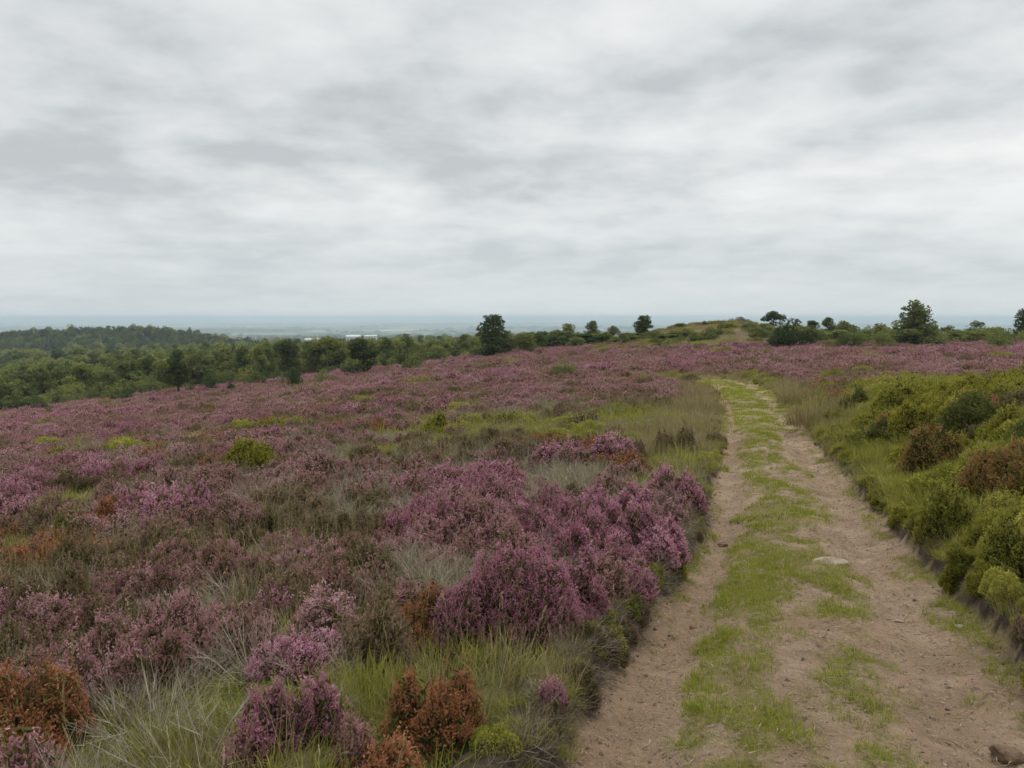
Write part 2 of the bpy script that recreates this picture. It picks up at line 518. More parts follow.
# ------------------------------------------------------------------ plant shapes
def lobed(g, n, k=6):
    """n points on an irregular low mound built of k merging humps in the unit disc: position, height 0..1, outward slope, hump tone."""
    a = g.random(k) * 6.283 + np.arange(k) * 2.4; rr = .62 * np.sqrt(g.random(k))
    rr[0] *= .3
    cx, cy = rr * np.cos(a), rr * np.sin(a)
    rho = .36 + .24 * g.random(k); rho[0] = .62
    hh = .50 + .5 * g.random(k); tone = g.random(k)
    pts = (g.random((int(n * 4) + 200, 2)) * 2 - 1) * 1.12
    d = np.hypot(pts[:, None, 0] - cx, pts[:, None, 1] - cy) / rho
    hk = hh * np.maximum(1 - d ** 2.2, 0) ** .95
    i = hk.argmax(1); h = hk.max(1)
    ok = np.nonzero(h > .03)[0]
    if len(ok) > n:
        ok = ok[g.permutation(len(ok))[:n]]
    pts, h, i = pts[ok], h[ok], i[ok]
    sx = (pts[:, 0] - cx[i]) / rho[i]; sy = (pts[:, 1] - cy[i]) / rho[i]
    return pts[:, 0], pts[:, 1], h, sx, sy, tone[i]


def heather_qb(g, Rr, H, n, nflo, spike, fl, fw, leafk=3, lobes=2.4, stems=True):
    q = QB()
    ux, uy, h, sx, sy, tone = lobed(g, n, 7)
    n = len(ux)
    h = h * H + .015
    h = h * (1 + .26 * (vnoise(ux * 9 + 40, uy * 9 + 40, int(g.integers(1, 9999))) - .5) * 2) + spike * .9 * np.maximum(g.normal(size=n) - 1.1, 0)
    b = np.stack([ux * Rr, uy * Rr, h * (1 - .40 * g.random(n) ** 2) + g.normal(size=n) * spike * .18], 1)
    d = unit(np.stack([sx * .8 + ux * .25, sy * .8 + uy * .25, np.full(n, .95)], 1) + g.normal(size=(n, 3)) * .36)
    lob = tone
    sp = spike * (.65 + .7 * g.random(n))
    bot = b - d * sp[:, None]
    rs = g.random(n) * .45 + lob * .22
    for k in range(nflo):
        t = .30 + .75 * (k + .5) / nflo
        p = bot + d * (sp * t)[:, None] + g.normal(size=(n, 3)) * fw * 1.1
        s1 = perp(d, g); s2 = np.cross(d, s1)
        w = fw * (1.15 - .55 * t)
        rr = np.clip(rs + .30 * (t - .3) / .75 + g.normal(size=n) * .12, 0, 1)
        q.diamond(p, unit(d + s1 * .8) * fl, unit(s1 - d * .8) * w, 1, rr)
        q.diamond(p + s2 * w * .6, unit(d - s2 * .8) * fl, unit(s2 + d * .8) * w, 1, np.clip(rr + .12, 0, 1))
    for k in range(leafk):
        t = g.random(n) * .9 - .45
        p = bot + d * (sp * t)[:, None] + g.normal(size=(n, 3)) * sp[:, None] * .12
        dd = unit(d + g.normal(size=(n, 3)) * .35); s1 = perp(dd, g)
        q.diamond(p, dd * sp[:, None] * .36, s1 * fw * .9, 0, g.random(n))
    if stems:
        m = max(20, n // 5); ii = g.integers(0, n, m)
        a = b[ii] * np.array([.25, .25, .0]); e = bot[ii]
        s1 = perp(unit(e - a), g) * fw * .6
        q.add(a - s1, a + s1, e + s1 * .6, e - s1 * .6, 0, g.random(m))
    return q


def mound_qb(g, Rr, H, n, leaf, lobes=2.2, up=.5, mat=1, twig=True):
    """Low leafy mound: bilberry, gorse, bushes."""
    q = QB(); s0 = int(g.integers(1, 9999))
    ux, uy, h, sx, sy, lob = lobed(g, n, 8)
    n = len(ux)
    h = h * H + .012
    h = h * (1 + .15 * (vnoise(ux * 8 + 40, uy * 8 + 40, s0) - .5) * 2)
    p = np.stack([ux * Rr, uy * Rr, h * (1 - .45 * g.random(n) ** 2) + g.random(n) * leaf * 1.5], 1)
    d = unit(np.stack([sx * .5, sy * .5, np.full(n, up)], 1) + g.normal(size=(n, 3)) * .55)
    s1 = perp(d, g)
    sz = leaf * (.6 + .8 * g.random(n))[:, None]
    q.diamond(p, d * sz, s1 * sz * .45, mat, np.clip(g.random(n) * .6 + lob * .35, 0, 1))
    if twig:
        m = max(12, n // 12); ii = g.integers(0, n, m)
        a = p[ii] * np.array([.4, .4, 0.]); e = p[ii]; s = perp(unit(e - a), g) * leaf * .12
        q.add(a - s, a + s, e + s * .5, e - s * .5, 0, g.random(m))
    return q


def blades_qb(g, Rr, L, n, w, spread=.55, seg=3, droop=.5, mat=0, q=None):
    q = q or QB()
    a = g.random(n) * 2 * math.pi; rr = Rr * np.sqrt(g.random(n))
    p = np.stack([rr * np.cos(a), rr * np.sin(a), np.full(n, -.02)], 1)
    a2 = a + g.normal(size=n) * .9
    out = np.stack([np.cos(a2), np.sin(a2), np.zeros(n)], 1)
    tilt = np.abs(g.normal(size=n)) * spread
    d = unit(out * tilt[:, None] + np.array([0, 0, 1.]))
    side = np.stack([-np.sin(a2), np.cos(a2), np.zeros(n)], 1)
    side = unit(side + g.normal(size=(n, 3)) * .4)
    ln = L * (.45 + .75 * g.random(n)); rn = g.random(n)
    step = ln / seg; w0 = w * (.7 + .6 * g.random(n))
    for k in range(seg):
        p2 = p + d * step[:, None]
        wa = (w0 * (1 - k / seg * .75))[:, None]; wb = (w0 * (1 - (k + 1) / seg * .75))[:, None] * (0.25 if k == seg - 1 else 1)
        q.add(p - side * wa, p + side * wa, p2 + side * wb, p2 - side * wb, mat, rn)
        p = p2
        d = unit(d + out * (droop * (.4 + g.random(n)))[:, None] * (tilt + .15)[:, None] - np.array([0, 0, 1.]) * (.12 * droop * k))
    return q


def seed_heads(q, g, Rr, L, n, w, mat):
    """Thin upright flowering stalks with a loose seed head."""
    a = g.random(n) * 2 * math.pi; rr = Rr * np.sqrt(g.random(n))
    p = np.stack([rr * np.cos(a), rr * np.sin(a), np.zeros(n)], 1)
    d = unit(np.stack([np.cos(a), np.sin(a), np.zeros(n)], 1) * (.25 * g.random(n))[:, None] + g.normal(size=(n, 3)) * .08 + np.array([0, 0, 1.]))
    ln = (L * (.7 + .5 * g.random(n)))[:, None]; s = perp(d, g) * w; rn = g.random(n)
    e = p + d * ln
    q.add(p - s, p + s, e + s * .5, e - s * .5, mat, rn)
    for k in range(4):
        pp = p + d * ln * (.82 + .06 * k)
        q.diamond(pp, unit(d + g.normal(size=(n, 3)) * .3) * ln * .05, perp(d, g) * w * 2.0, mat, rn)


def twigs_qb(g, Rr, H, n, w):
    q = QB()
    a = g.random(n) * 2 * math.pi; rr = Rr * .45 * np.sqrt(g.random(n))
    p = np.stack([rr * np.cos(a), rr * np.sin(a), np.zeros(n)], 1)
    d = unit(np.stack([np.cos(a), np.sin(a), np.zeros(n)], 1) * .8 + g.normal(size=(n, 3)) * .4 + np.array([0, 0, .9]))
    ln = (H * (.6 + .6 * g.random(n)))[:, None]
    rn = g.random(n)
    s = perp(d, g) * w
    m = p + d * ln * .55
    q.add(p - s, p + s, m + s * .7, m - s * .7, 0, rn)
    for k in range(4):
        d2 = unit(d + g.normal(size=(n, 3)) * .45); e = m + d2 * ln * (.3 + .35 * g.random((n, 1)))
        q.add(m - s * .7, m + s * .7, e + s * .35, e - s * .35, 0, rn)
    return q


# ------------------------------------------------------------------ scattering with geometry nodes
def scatter(name, protos, P, idx, rot, scl, kindv='stuff'):
    me = bpy.data.meshes.new(name)
    n = len(P)
    me.vertices.add(n); me.vertices.foreach_set('co', np.asarray(P, np.float32).ravel())
    a = me.attributes.new('pick', 'INT', 'POINT'); a.data.foreach_set('value', np.asarray(idx, np.int32))
    a = me.attributes.new('turn', 'FLOAT_VECTOR', 'POINT'); a.data.foreach_set('vector', np.asarray(rot, np.float32).ravel())
    a = me.attributes.new('size', 'FLOAT_VECTOR', 'POINT'); a.data.foreach_set('vector', np.asarray(scl, np.float32).ravel())
    o = link(name, me)
    ng = bpy.data.node_groups.new(name + '_scatter', 'GeometryNodeTree')
    ng.interface.new_socket('Geometry', in_out='INPUT', socket_type='NodeSocketGeometry')
    ng.interface.new_socket('Geometry', in_out='OUTPUT', socket_type='NodeSocketGeometry')
    gi = ng.nodes.new('NodeGroupInput'); go = ng.nodes.new('NodeGroupOutput')
    iop = ng.nodes.new('GeometryNodeInstanceOnPoints')
    join = ng.nodes.new('GeometryNodeJoinGeometry')
    for pm in reversed(protos):                 # joined geometry keeps the order of the links
        po = bpy.data.objects.new(pm.name, pm)
        oi = ng.nodes.new('GeometryNodeObjectInfo'); oi.inputs['Object'].default_value = po
        oi.inputs['As Instance'].default_value = False
        g2 = ng.nodes.new('GeometryNodeGeometryToInstance')
        ng.links.new(oi.outputs['Geometry'], g2.inputs[0]); ng.links.new(g2.outputs[0], join.inputs[0])
    ng.links.new(gi.outputs[0], iop.inputs['Points']); ng.links.new(join.outputs[0], iop.inputs['Instance'])
    iop.inputs['Pick Instance'].default_value = True

    def attr(nm, dt):
        t = ng.nodes.new('GeometryNodeInputNamedAttribute'); t.data_type = dt; t.inputs['Name'].default_value = nm
        return t.outputs['Attribute']
    ng.links.new(attr('pick', 'INT'), iop.inputs['Instance Index'])
    ng.links.new(attr('turn', 'FLOAT_VECTOR'), iop.inputs['Rotation'])
    ng.links.new(attr('size', 'FLOAT_VECTOR'), iop.inputs['Scale'])
    ng.links.new(iop.outputs[0], go.inputs[0])
    md = o.modifiers.new('scatter', 'NODES'); md.node_group = ng
    o['kind'] = kindv
    return o


# ------------------------------------------------------------------ hand placed plants (one per bush that stands out)
OCC = []                                        # (x, y, radius) kept free by the ground cover
M['bronze'] = leaf_mat('bronze_leaf', [(0, (0.108, 0.120, 0.030)), (.4, (0.240, 0.198, 0.060)), (.75, (0.408, 0.246, 0.102)), (1, (0.540, 0.324, 0.156))], .25, .3)
HM = {'leaf': 'leaf', 'gorse': 'gorse', 'dark': 'dark', 'bronze': 'bronze', 'bloom': 'bloom', 'faded': 'faded', 'rust': 'rust', 'dull': 'dull'}


def bush(name, cat, label, px0, px1, py_base, py_top, style, group=None, seed=0, depth=1.0, sink=.04):
    """A bush whose foot is at picture row py_base, spanning px0..px1, its top at row py_top."""
    g = np.random.default_rng(1000 + seed)
    p = ground_at((px0 + px1) / 2, py_base, ground)
    dist = p[1]
    w = (px1 - px0) / F * dist * .5
    p = p + np.array([p[0] / dist, 1, 0]) * w * depth * .75
    p[2] = float(ground(p[0:1], p[1:2])[0])
    rt = ray((px0 + px1) / 2, py_top)
    ztop = EYE[2] + rt[2] * p[1]
    H = float(np.clip(ztop - p[2], .14, .62)) + sink
    fine = max(1.0, dist / 4.5)
    area = w * w * depth + w * H
    if style in HM or style == 'mix':
        fl = .0085 * fine ** .85; fw = .0050 * fine ** .85
        n = int(np.clip(8200 * area / fine ** 1.15, 300, 6000))
        if style == 'rust':
            H *= .82; n = int(n * .75)
        q = heather_qb(g, w * 1.2, H * (.84 if style == 'bloom' else .98), n, 6 if fine < 2 else 3, .070 * fine ** .5, fl, fw)
        body = q.build(name, [M['twig']], only=[0])
        fm = M['faded'] if style == 'mix' else M[HM[style]]
        if style == 'dull':
            fm = M['dull']
        flow = q.build('sprigs', [fm], only=[1])
        o = link(name, body, None, p)
        o.scale = (1, depth, 1); o.rotation_euler = (0, 0, g.random() * .5 - .25)
        link('flower_spikes' if style in ('bloom', 'faded') else 'leafy_sprigs' if style in ('leaf', 'gorse', 'dark', 'bronze') else 'dry_flower_spikes', flow, o)
    else:
        lf = .013 * fine ** .8
        n = int(np.clip(15000 * area / fine ** 1.2, 700, 12000))
        q = mound_qb(g, w * 1.3, H * .98, n, lf, up=.7 if style == 'gorse' else .5)
        body = q.build(name, [M['twig']], only=[0]); lv = q.build('leaves', [M[style]], only=[1])
        o = link(name, body, None, p); o.scale = (1, depth, 1)
        link('leaves', lv, o)
    tag(o, label, cat, group)
    kf = .58 if style == 'bloom' else .88
    OCC.append((p[0], p[1], w * kf, w * depth * kf))
    return o


def tuft(name, cat, label, px, py, width, length, n, w, mat, heads=0, seed=0, group=None):
    g = np.random.default_rng(3000 + seed)
    p = ground_at(px, py, ground)
    q = blades_qb(g, width, length, n, w, .45, 3, .5)
    if heads:
        seed_heads(q, g, width, length * 1.35, heads, w * .7, 0)
    o = link(name, q.build(name, [M[mat]]), None, p)
    tag(o, label, cat, group)
    OCC.append((p[0], p[1], width * .7, width * .7))
    return o


HG_ = 'flowering heather bushes of the near moor'
B = lambda *a, **k: bush('heather_bush', 'heather bush', *a, group=HG_, **k)
B('large rounded heather bush in full purple bloom above the bright grass left of the track', 420, 600, 650, 545, 'bloom', seed=1, depth=.85)
B('broad dome of pinkish brown fading heather directly behind the largest purple bush', 405, 565, 572, 486, 'faded', seed=2, depth=.9)
B('purple heather bush adjoining the left flank of the pinkish brown dome', 375, 455, 562, 497, 'bloom', seed=3)
B('dark stemmed purple heather between the largest purple bush and the track edge', 556, 608, 622, 545, 'bloom', seed=4)
B('purple heather bush growing on the track edge, highest of the row beside the track', 640, 704, 515, 466, 'bloom', seed=5)
B('bright violet heather bush just left of the bush highest on the track edge', 612, 655, 530, 482, 'bloom', seed=6)
B('pinkish purple heather leaning over the track edge below the violet bush', 622, 690, 566, 518, 'bloom', seed=7)
B('small pale pink heather bush on the track edge, lowest of its row', 610, 660, 610, 562, 'bloom', seed=8)
B('brownish purple heather bush between the pinkish brown dome and the track edge row', 560, 625, 560, 522, 'dull', seed=9)
B('wide mauve heather bush with pale tips nearest the camera, left of vivid grass', 225, 315, 764, 682, 'bloom', seed=10)
B('mauve heather mound joined to the right of the nearest mauve bush', 290, 350, 745, 675, 'bloom', seed=11)
B('low ridge of pink heather behind the nearest mauve bush', 245, 350, 682, 636, 'bloom', seed=12)
B('faded pinkish heather dome standing behind the rust brown bush in the corner', 85, 215, 690, 610, 'faded', seed=13)
B('bright pink heather bush standing alone on the brown moor left of the yellow green mound', 145, 215, 528, 484, 'bloom', seed=14)
B('small bright pink heather tuft in front of the lone bright pink bush', 130, 185, 548, 517, 'bloom', seed=15)
B('deep magenta heather bush cut by the left border of the photo', -25, 48, 535, 498, 'bloom', seed=16)
B('purple heather bush in the middle distance, left half of the pair behind the dome', 462, 530, 486, 452, 'bloom', seed=17)
B('purple heather bush in the middle distance, right half of the pair behind the dome', 530, 585, 470, 428, 'bloom', seed=18)
B('long low purple heather bush on the grassy slope nearest to where the track narrows', 580, 640, 465, 436, 'bloom', seed=19)
B('small pink heather clump surrounded by dead grey stalks', 250, 302, 625, 588, 'bloom', seed=20)
B('low purple heather far left, beyond the lone bright pink bush', 20, 95, 478, 455, 'bloom', seed=21)
B('dull purple heather bush right of the yellow green mound', 298, 350, 488, 456, 'faded', seed=22)
B('flat topped pink heather clump left of the lone bright pink bush', 92, 128, 520, 502, 'bloom', seed=23)
B('dark heather bush with few flowers left of the faded pinkish dome', 15, 100, 640, 572, 'dull', seed=24)
B('brown flowered heather bush left of the purple bush beside the dome', 330, 400, 590, 540, 'dull', seed=25)
B('faded pink heather on the slope behind the lone bright pink bush', 190, 245, 500, 470, 'faded', seed=26)
B('small magenta heather sprig cluster above the eroded bank', 538, 566, 715, 690, 'bloom', seed=27)
B('reddish pink heather clump at the bottom border right of the nearest mauve bush', 330, 385, 775, 728, 'faded', seed=28)
RG = 'rust brown heather bushes'
B2 = lambda *a, **k: bush('heather_bush', 'heather bush', *a, group=RG, **k)
B2('rust orange withered heather bush above the track bank near the bottom border', 385, 492, 748, 662, 'rust', seed=40, depth=.8)
B2('large rust brown withered heather filling the bottom left corner', -60, 92, 790, 655, 'rust', seed=41)
B2('low rusty heather between the nearest mauve bush and the bottom border', 345, 440, 790, 740, 'rust', seed=42)
B2('rusty brown heather on the far left slope behind the dark heather', 0, 70, 575, 540, 'rust', seed=43)
bush('low_shrub', 'shrub', 'yellow green shrub mound on the heather slope left of centre', 214, 290, 472, 428, 'gorse', seed=50)
bush('low_shrub', 'shrub', 'small yellow green shrub among the heather right of the yellow green mound', 425, 450, 432, 404, 'leaf', seed=51)
GR = 'bushes on the green bank right of the track'
bush('low_shrub', 'bush', 'orange brown turning bush halfway along the green right bank', 905, 962, 478, 424, 'bronze', seed=60, group=GR)
bush('heather_bush', 'heather bush', 'big brown heather hump cut by the right border of the photo', 968, 1070, 505, 418, 'bronze', seed=61, group=GR)
bush('low_shrub', 'bush', 'dark green spreading bush above the orange brown bush', 940, 1030, 440, 384, 'dark', seed=62, group=GR)
bush('low_shrub', 'bush', 'small dark green bush in a hollow of the right bank', 858, 888, 446, 416, 'dark', seed=63, group=GR)
bush('low_shrub', 'bush', 'bright green shrub mound at the far end of the right bank', 868, 925, 412, 374, 'leaf', seed=64, group=GR)
bush('low_shrub', 'bush', 'bright green cushion just below the orange brown bush', 945, 1000, 492, 460, 'leaf', seed=65, group=GR)
bush('low_shrub', 'bush', 'yellowish green bush on the right bank between two dark bushes', 888, 938, 440, 402, 'gorse', seed=66, group=GR)
bush('low_shrub', 'bush', 'low dark bush beside the straw grass on the right bank', 838, 872, 414, 388, 'dark', seed=67, group=GR)
bush('low_shrub', 'bush', 'rounded green bush overhanging the right edge of the track', 905, 965, 545, 488, 'leaf', seed=68, group=GR)
bush('low_shrub', 'bush', 'green bush on the right bank cut by the photo border below the brown hump', 985, 1065, 590, 520, 'leaf', seed=69, group=GR)
TG = 'grass tussocks beside the track'
tuft('grass_tussock', 'grass tussock', 'vivid green grass tussock between the mauve bushes and the rust orange bush', 362, 705, .26, .20, 520, .0032, 'grass', 0, 1, TG)
tuft('grass_tussock', 'grass tussock', 'vivid green grass tussock under the largest purple heather bush', 452, 664, .25, .15, 380, .0030, 'grass', 0, 2, TG)
tuft('grass_tussock', 'grass tussock', 'yellow green grass tussock left of the nearest mauve bush at the bottom border', 190, 752, .26, .18, 420, .0032, 'grass', 8, 3, TG)
tuft('grass_tussock', 'grass tussock', 'tall straw coloured tussock on the right verge where the track bends', 818, 425, .75, .62, 700, .007, 'straw', 50, 4, TG)
tuft('grass_tussock', 'grass tussock', 'straw coloured tussock on the left verge where the track narrows', 700, 412, .85, .60, 700, .008, 'straw', 50, 5, TG)
tuft('grass_tussock', 'grass tussock', 'pale straw tussock behind the tallest one on the right verge', 800, 402, .8, .60, 600, .009, 'straw', 40, 6, TG)

# ------------------------------------------------------------------ ground cover of the moor
MOOR_EDGE_U = np.array([-.75, -.64, -.5, -.38, -.25, -.1, 0, .1, .25, .4, .7])
MOOR_EDGE_R = np.array([108, 112, 121, 126, 127, 124, 118, 110, 98, 92, 92])


def moor_edge(x, y):
    return np.interp(x / np.maximum(y, 1), MOOR_EDGE_U, MOOR_EDGE_R) + (fbm(x, y, 14, 2, 92) - .5) * 16


g = np.random.default_rng(77)
PROTO = {}


def protos(tier):
    """Meshes for one distance band: a dict type -> list of meshes."""
    out = {}
    s = {0: 1.0, 1: 1.7, 2: 3.0, 3: 6.0}[tier]
    Rr = {0: .24, 1: .36, 2: .58, 3: 1.15}[tier]
    H = {0: .27, 1: .30, 2: .34, 3: .42}[tier]
    n = {0: 900, 1: 520, 2: 320, 3: 300}[tier]
    nf = {0: 5, 1: 3, 2: 2, 3: 2}[tier]
    for t, fm in (('HP', 'bloom'), ('HF', 'faded'), ('HR', 'rust'), ('HG', 'dull')):
        k = 3 if tier < 3 else 2
        out[t] = [heather_qb(g, Rr, H * (.85 + .3 * g.random()), n, nf, .055 * s ** .5, .0085 * s ** .9, .0050 * s ** .9, 3 if tier < 2 else 2,
                             lobes=2.4 if tier < 3 else 4).build('heather_sprigs', [M['twig'], M[fm]]) for _ in range(k)]
    nl = {0: 2200, 1: 1700, 2: 1100, 3: 800}[tier]
    for t, fm in (('BB', 'leaf'), ('BD', 'dark'), ('YG', 'gorse')):
        out[t] = [mound_qb(g, Rr, H * .8, nl, .012 * s ** .85).build('bilberry_sprigs', [M['twig'], M[fm]])] + \
                 [heather_qb(g, Rr, H * (.75 + .3 * g.random()), n, nf, .060 * s ** .5, .0095 * s ** .9, .0050 * s ** .9, 2).build('bilberry_sprigs', [M['twig'], M[fm]]) for _ in range(2)]
    nb = {0: 130, 1: 130, 2: 150, 3: 200}[tier]
    out['GT'] = [blades_qb(g, Rr * .8, .115 + .045 * tier, nb, .0028 * s ** .8, .55, 3, .55).build('grass_blades', [M['grass']]) for _ in range(3)]
    out['GS'] = [blades_qb(g, Rr * .8, .15 + .03 * tier, nb, .0030 * s ** .8, .7, 3, .6).build('short_grass_blades', [M['grass']]) for _ in range(2)]
    st = []
    for _ in range(3):
        q = blades_qb(g, Rr * .8, .26 + .04 * tier, int(nb * .7), .0019 * s ** .85, .5, 3, .45)
        seed_heads(q, g, Rr * .8, .42, 5 if tier < 3 else 8, .0012 * s ** .9, 0)
        st.append(q.build('straw_blades', [M['straw']]))
    out['ST'] = st
    out['DT'] = [twigs_qb(g, Rr, H * .9, {0: 70, 1: 70, 2: 70, 3: 90}[tier], .0013 * s ** .9).build('dead_twigs', [M['grey']]) for _ in range(2)]
    return out


TYPES = ['HP', 'HF', 'HR', 'HG', 'BB', 'BD', 'YG', 'GT', 'GS', 'ST', 'DT']
ACC = {}                                        # type -> list of (P, proto list, local idx, rot, scl)


GAPS = [(*ground_at(px, py, ground)[:2], r0) for px, py, r0 in [(600, 492, 1.1), (470, 468, 1.0), (345, 525, 1.0), (375, 585, .6), (300, 560, .7), (60, 600, .5), (210, 560, .7), (120, 720, .45), (560, 480, 1.2), (640, 440, 1.6)]]


def scores(x, y, d):
    far = sstep(24, 45, d)
    n1 = fbm(x, y, 2.4, 2, 101) * (1 - far) + fbm(x, y, 9, 3, 102) * far
    n2 = fbm(x, y, 1.7, 2, 103) * (1 - far) + (.5 + 1.5 * (fbm(x, y, 11, 3, 104) - .5)) * far
    n3 = fbm(x, y, 3.0, 2, 105); n4 = fbm(x, y, 2.2, 2, 106); n5 = fbm(x, y, 1.5, 2, 107); n6 = fbm(x, y, 4.5, 2, 108)
    xl, xr = edges(np.clip(y, -4, 56))
    right = sstep(-.3, .6, x - xr) * (1 - sstep(33, 39, y + (fbm(x, y, 5, 2, 110) - .5) * 10 - np.maximum(x - 18, 0) * .25)) * (y < 60)
    # grassy belt across the middle distance, left of the track
    belt = sstep(15, 20, y) * (1 - sstep(26, 33, y)) * sstep(-5, 0, x) * (1 - right)
    verge = (1 - sstep(.4, 1.8, sdist(x, y))) * sstep(9, 14, y) * (y < 50)
    hill = np.exp(-((x - 31) / 16) ** 2 - ((y - 122) / 24) ** 2) * 1.6
    gap = np.zeros_like(x)
    for gx0, gy0, gr0 in GAPS:
        gap = np.maximum(gap, np.exp(-((x - gx0) ** 2 + (y - gy0) ** 2) / gr0 ** 2))
    strawy = sstep(13, 18, y) * (1 - sstep(34, 40, y)) * np.maximum(sstep(-.1, .1, x - xr) * (1 - sstep(.9, 2.0, x - xr)), .8 * sstep(-.1, .1, xl - x) * (1 - sstep(1.0, 2.6, xl - x)))
    S = {}
    grn = np.maximum.reduce([belt * .75, verge, hill]) * (1 - right)
    S['HP'] = .08 + 1.8 * (n1 - .5) + .10 * far - .45 * gap - 1.3 * right - .6 * grn
    S_near = 1 - sstep(7, 10, d)
    lip = (1 - sstep(4.6, 6.2, d)) * sstep(-1.9, -1.1, x) * (1 - right)      # mossy, grassy lip above the worn bank
    grn = np.maximum(grn, lip * .40)
    S['HP'] = S['HP'] - .6 * lip
    dim = .35 * S_near * (1 - right)
    S['HF'] = .40 + 1.1 * (n4 - .5) + .20 * far - .2 * gap - 1.1 * right - .6 * grn
    S['HG'] = .34 + 1.1 * (n5 - .5) - .04 * far - .20 * S_near - .05 * right + .04 * grn
    S['HR'] = .04 + 1.4 * (n3 - .5) - .15 * far + .04 * right - .30 * S_near
    S['BB'] = -.02 + 1.3 * (n6 - .5) + .42 * right + .34 * grn
    S['BD'] = -.20 + 1.2 * (n3 - .5) + .36 * right + .05 * grn
    S['YG'] = -.30 + 1.5 * (n1 - .5) + .58 * right + .40 * belt
    S['GT'] = .20 + 1.4 * (n2 - .5) + .16 * right + .42 * grn - .02 * far
    S['GS'] = .18 + 1.3 * (n2 - .5) + .66 * right + .40 * grn - .06 * far
    S['ST'] = .24 + 1.3 * (n5 - .5) - .05 * right + .38 * grn + .12 * far - .15 * hill + .15 * gap + .65 * strawy
    S['DT'] = .38 + .20 * gap + 1.5 * (n4 - .5) - .7 * right - .25 * grn - .3 * far
    S['YG'] = S['YG'] - dim; S['BB'] = S['BB'] - dim
    return np.stack([S[t] for t in TYPES], 1)


BANDS = [(2.2, 9.5, .205, 0), (9.5, 22, .32, 1), (22, 52, .56, 2), (52, 150, 1.15, 3)]
for d0, d1, cell, tier in BANDS:
    PR = protos(tier)
    um = .64 * 1.12
    gx_ = np.arange(-um * d1 - 2.5, um * d1 + 2.5, cell); gy_ = np.arange(d0 * .75, d1, cell)
    x, y = [a.ravel() for a in np.meshgrid(gx_, gy_)]
    if tier < 3:                                # the green bank on the right is a closed mat
        k_ = (x > edges(np.clip(y, -4, 56))[1]) & (y < 40)
        x = np.concatenate([x, x[k_] + cell * .5]); y = np.concatenate([y, y[k_] + cell * .5])
    x = x + (g.random(len(x)) - .5) * cell; y = y + (g.random(len(x)) - .5) * cell
    r = np.hypot(x, y)
    ok = (r >= d0) & (r < d1) & (np.abs(x) < um * y + 1.6)
    ok &= sdist(x, y) > (.10 if tier == 0 else .12)
    if tier == 3:
        ok &= y < moor_edge(x, y) + 14 + 24 * sstep(.12, .2, x / y) * (1 - sstep(.36, .42, x / y))
    for ox, oy, ra, rb in OCC:
        ok &= ((x - ox) / max(ra, .05)) ** 2 + ((y - oy) / max(rb, .05)) ** 2 > 1
    x, y = x[ok], y[ok]
    sc = scores(x, y, np.hypot(x, y)) + g.normal(size=(len(x), len(TYPES))) * .17
    ty_ = sc.argmax(1)
    z = ground(x, y)
    sd_ = sdist(x, y)
    size = .60 + .85 * g.random(len(x))
    size *= np.where((sd_ < .35) & (y < 50), .55, 1.0)
    for k, t in enumerate(TYPES):
        m = ty_ == k
        if not m.any():
            continue
        nn = int(m.sum())
        hs = size[m] * (.8 + .4 * g.random(nn))
        if t == 'HP':
            hs *= 1.15
        P = np.stack([x[m], y[m], z[m] - .02], 1)
        rot = np.stack([g.normal(size=nn) * .12, g.normal(size=nn) * .12, g.random(nn) * 6.283], 1)
        ACC.setdefault(t, []).append((P, PR[t], g.integers(0, len(PR[t]), nn), rot, np.stack([size[m], size[m], hs], 1)))
    # thin grass threaded through everything close by
    if tier < 2:
        m = g.random(len(x)) < (.26 if tier == 0 else .20)
        t = np.where(g.random(len(x)) < .55, 'ST', 'GT')
        t = np.where((x > edges(np.clip(y, -4, 56))[1] + .1) & (y < 40), np.where(g.random(len(x)) < .7, 'GS', 'GT'), t)
        m = m | ((x > edges(np.clip(y, -4, 56))[1] + .1) & (g.random(len(x)) < .62))
        for tt in ('ST', 'GT', 'GS'):
            mm = m & (t == tt); nn = int(mm.sum())
            P = np.stack([x[mm], y[mm], z[mm] - .02], 1)
            rot = np.stack([g.normal(size=nn) * .1, g.normal(size=nn) * .1, g.random(nn) * 6.283], 1)
            s_ = size[mm] * .9
            P[:, 2] += .10 * (x[mm] > edges(np.clip(y[mm], -4, 56))[1] + .3) * g.random(nn)
            ACC.setdefault(tt, []).append((P, PR[tt], g.integers(0, len(PR[tt]), nn), rot, np.stack([s_, s_, s_], 1)))

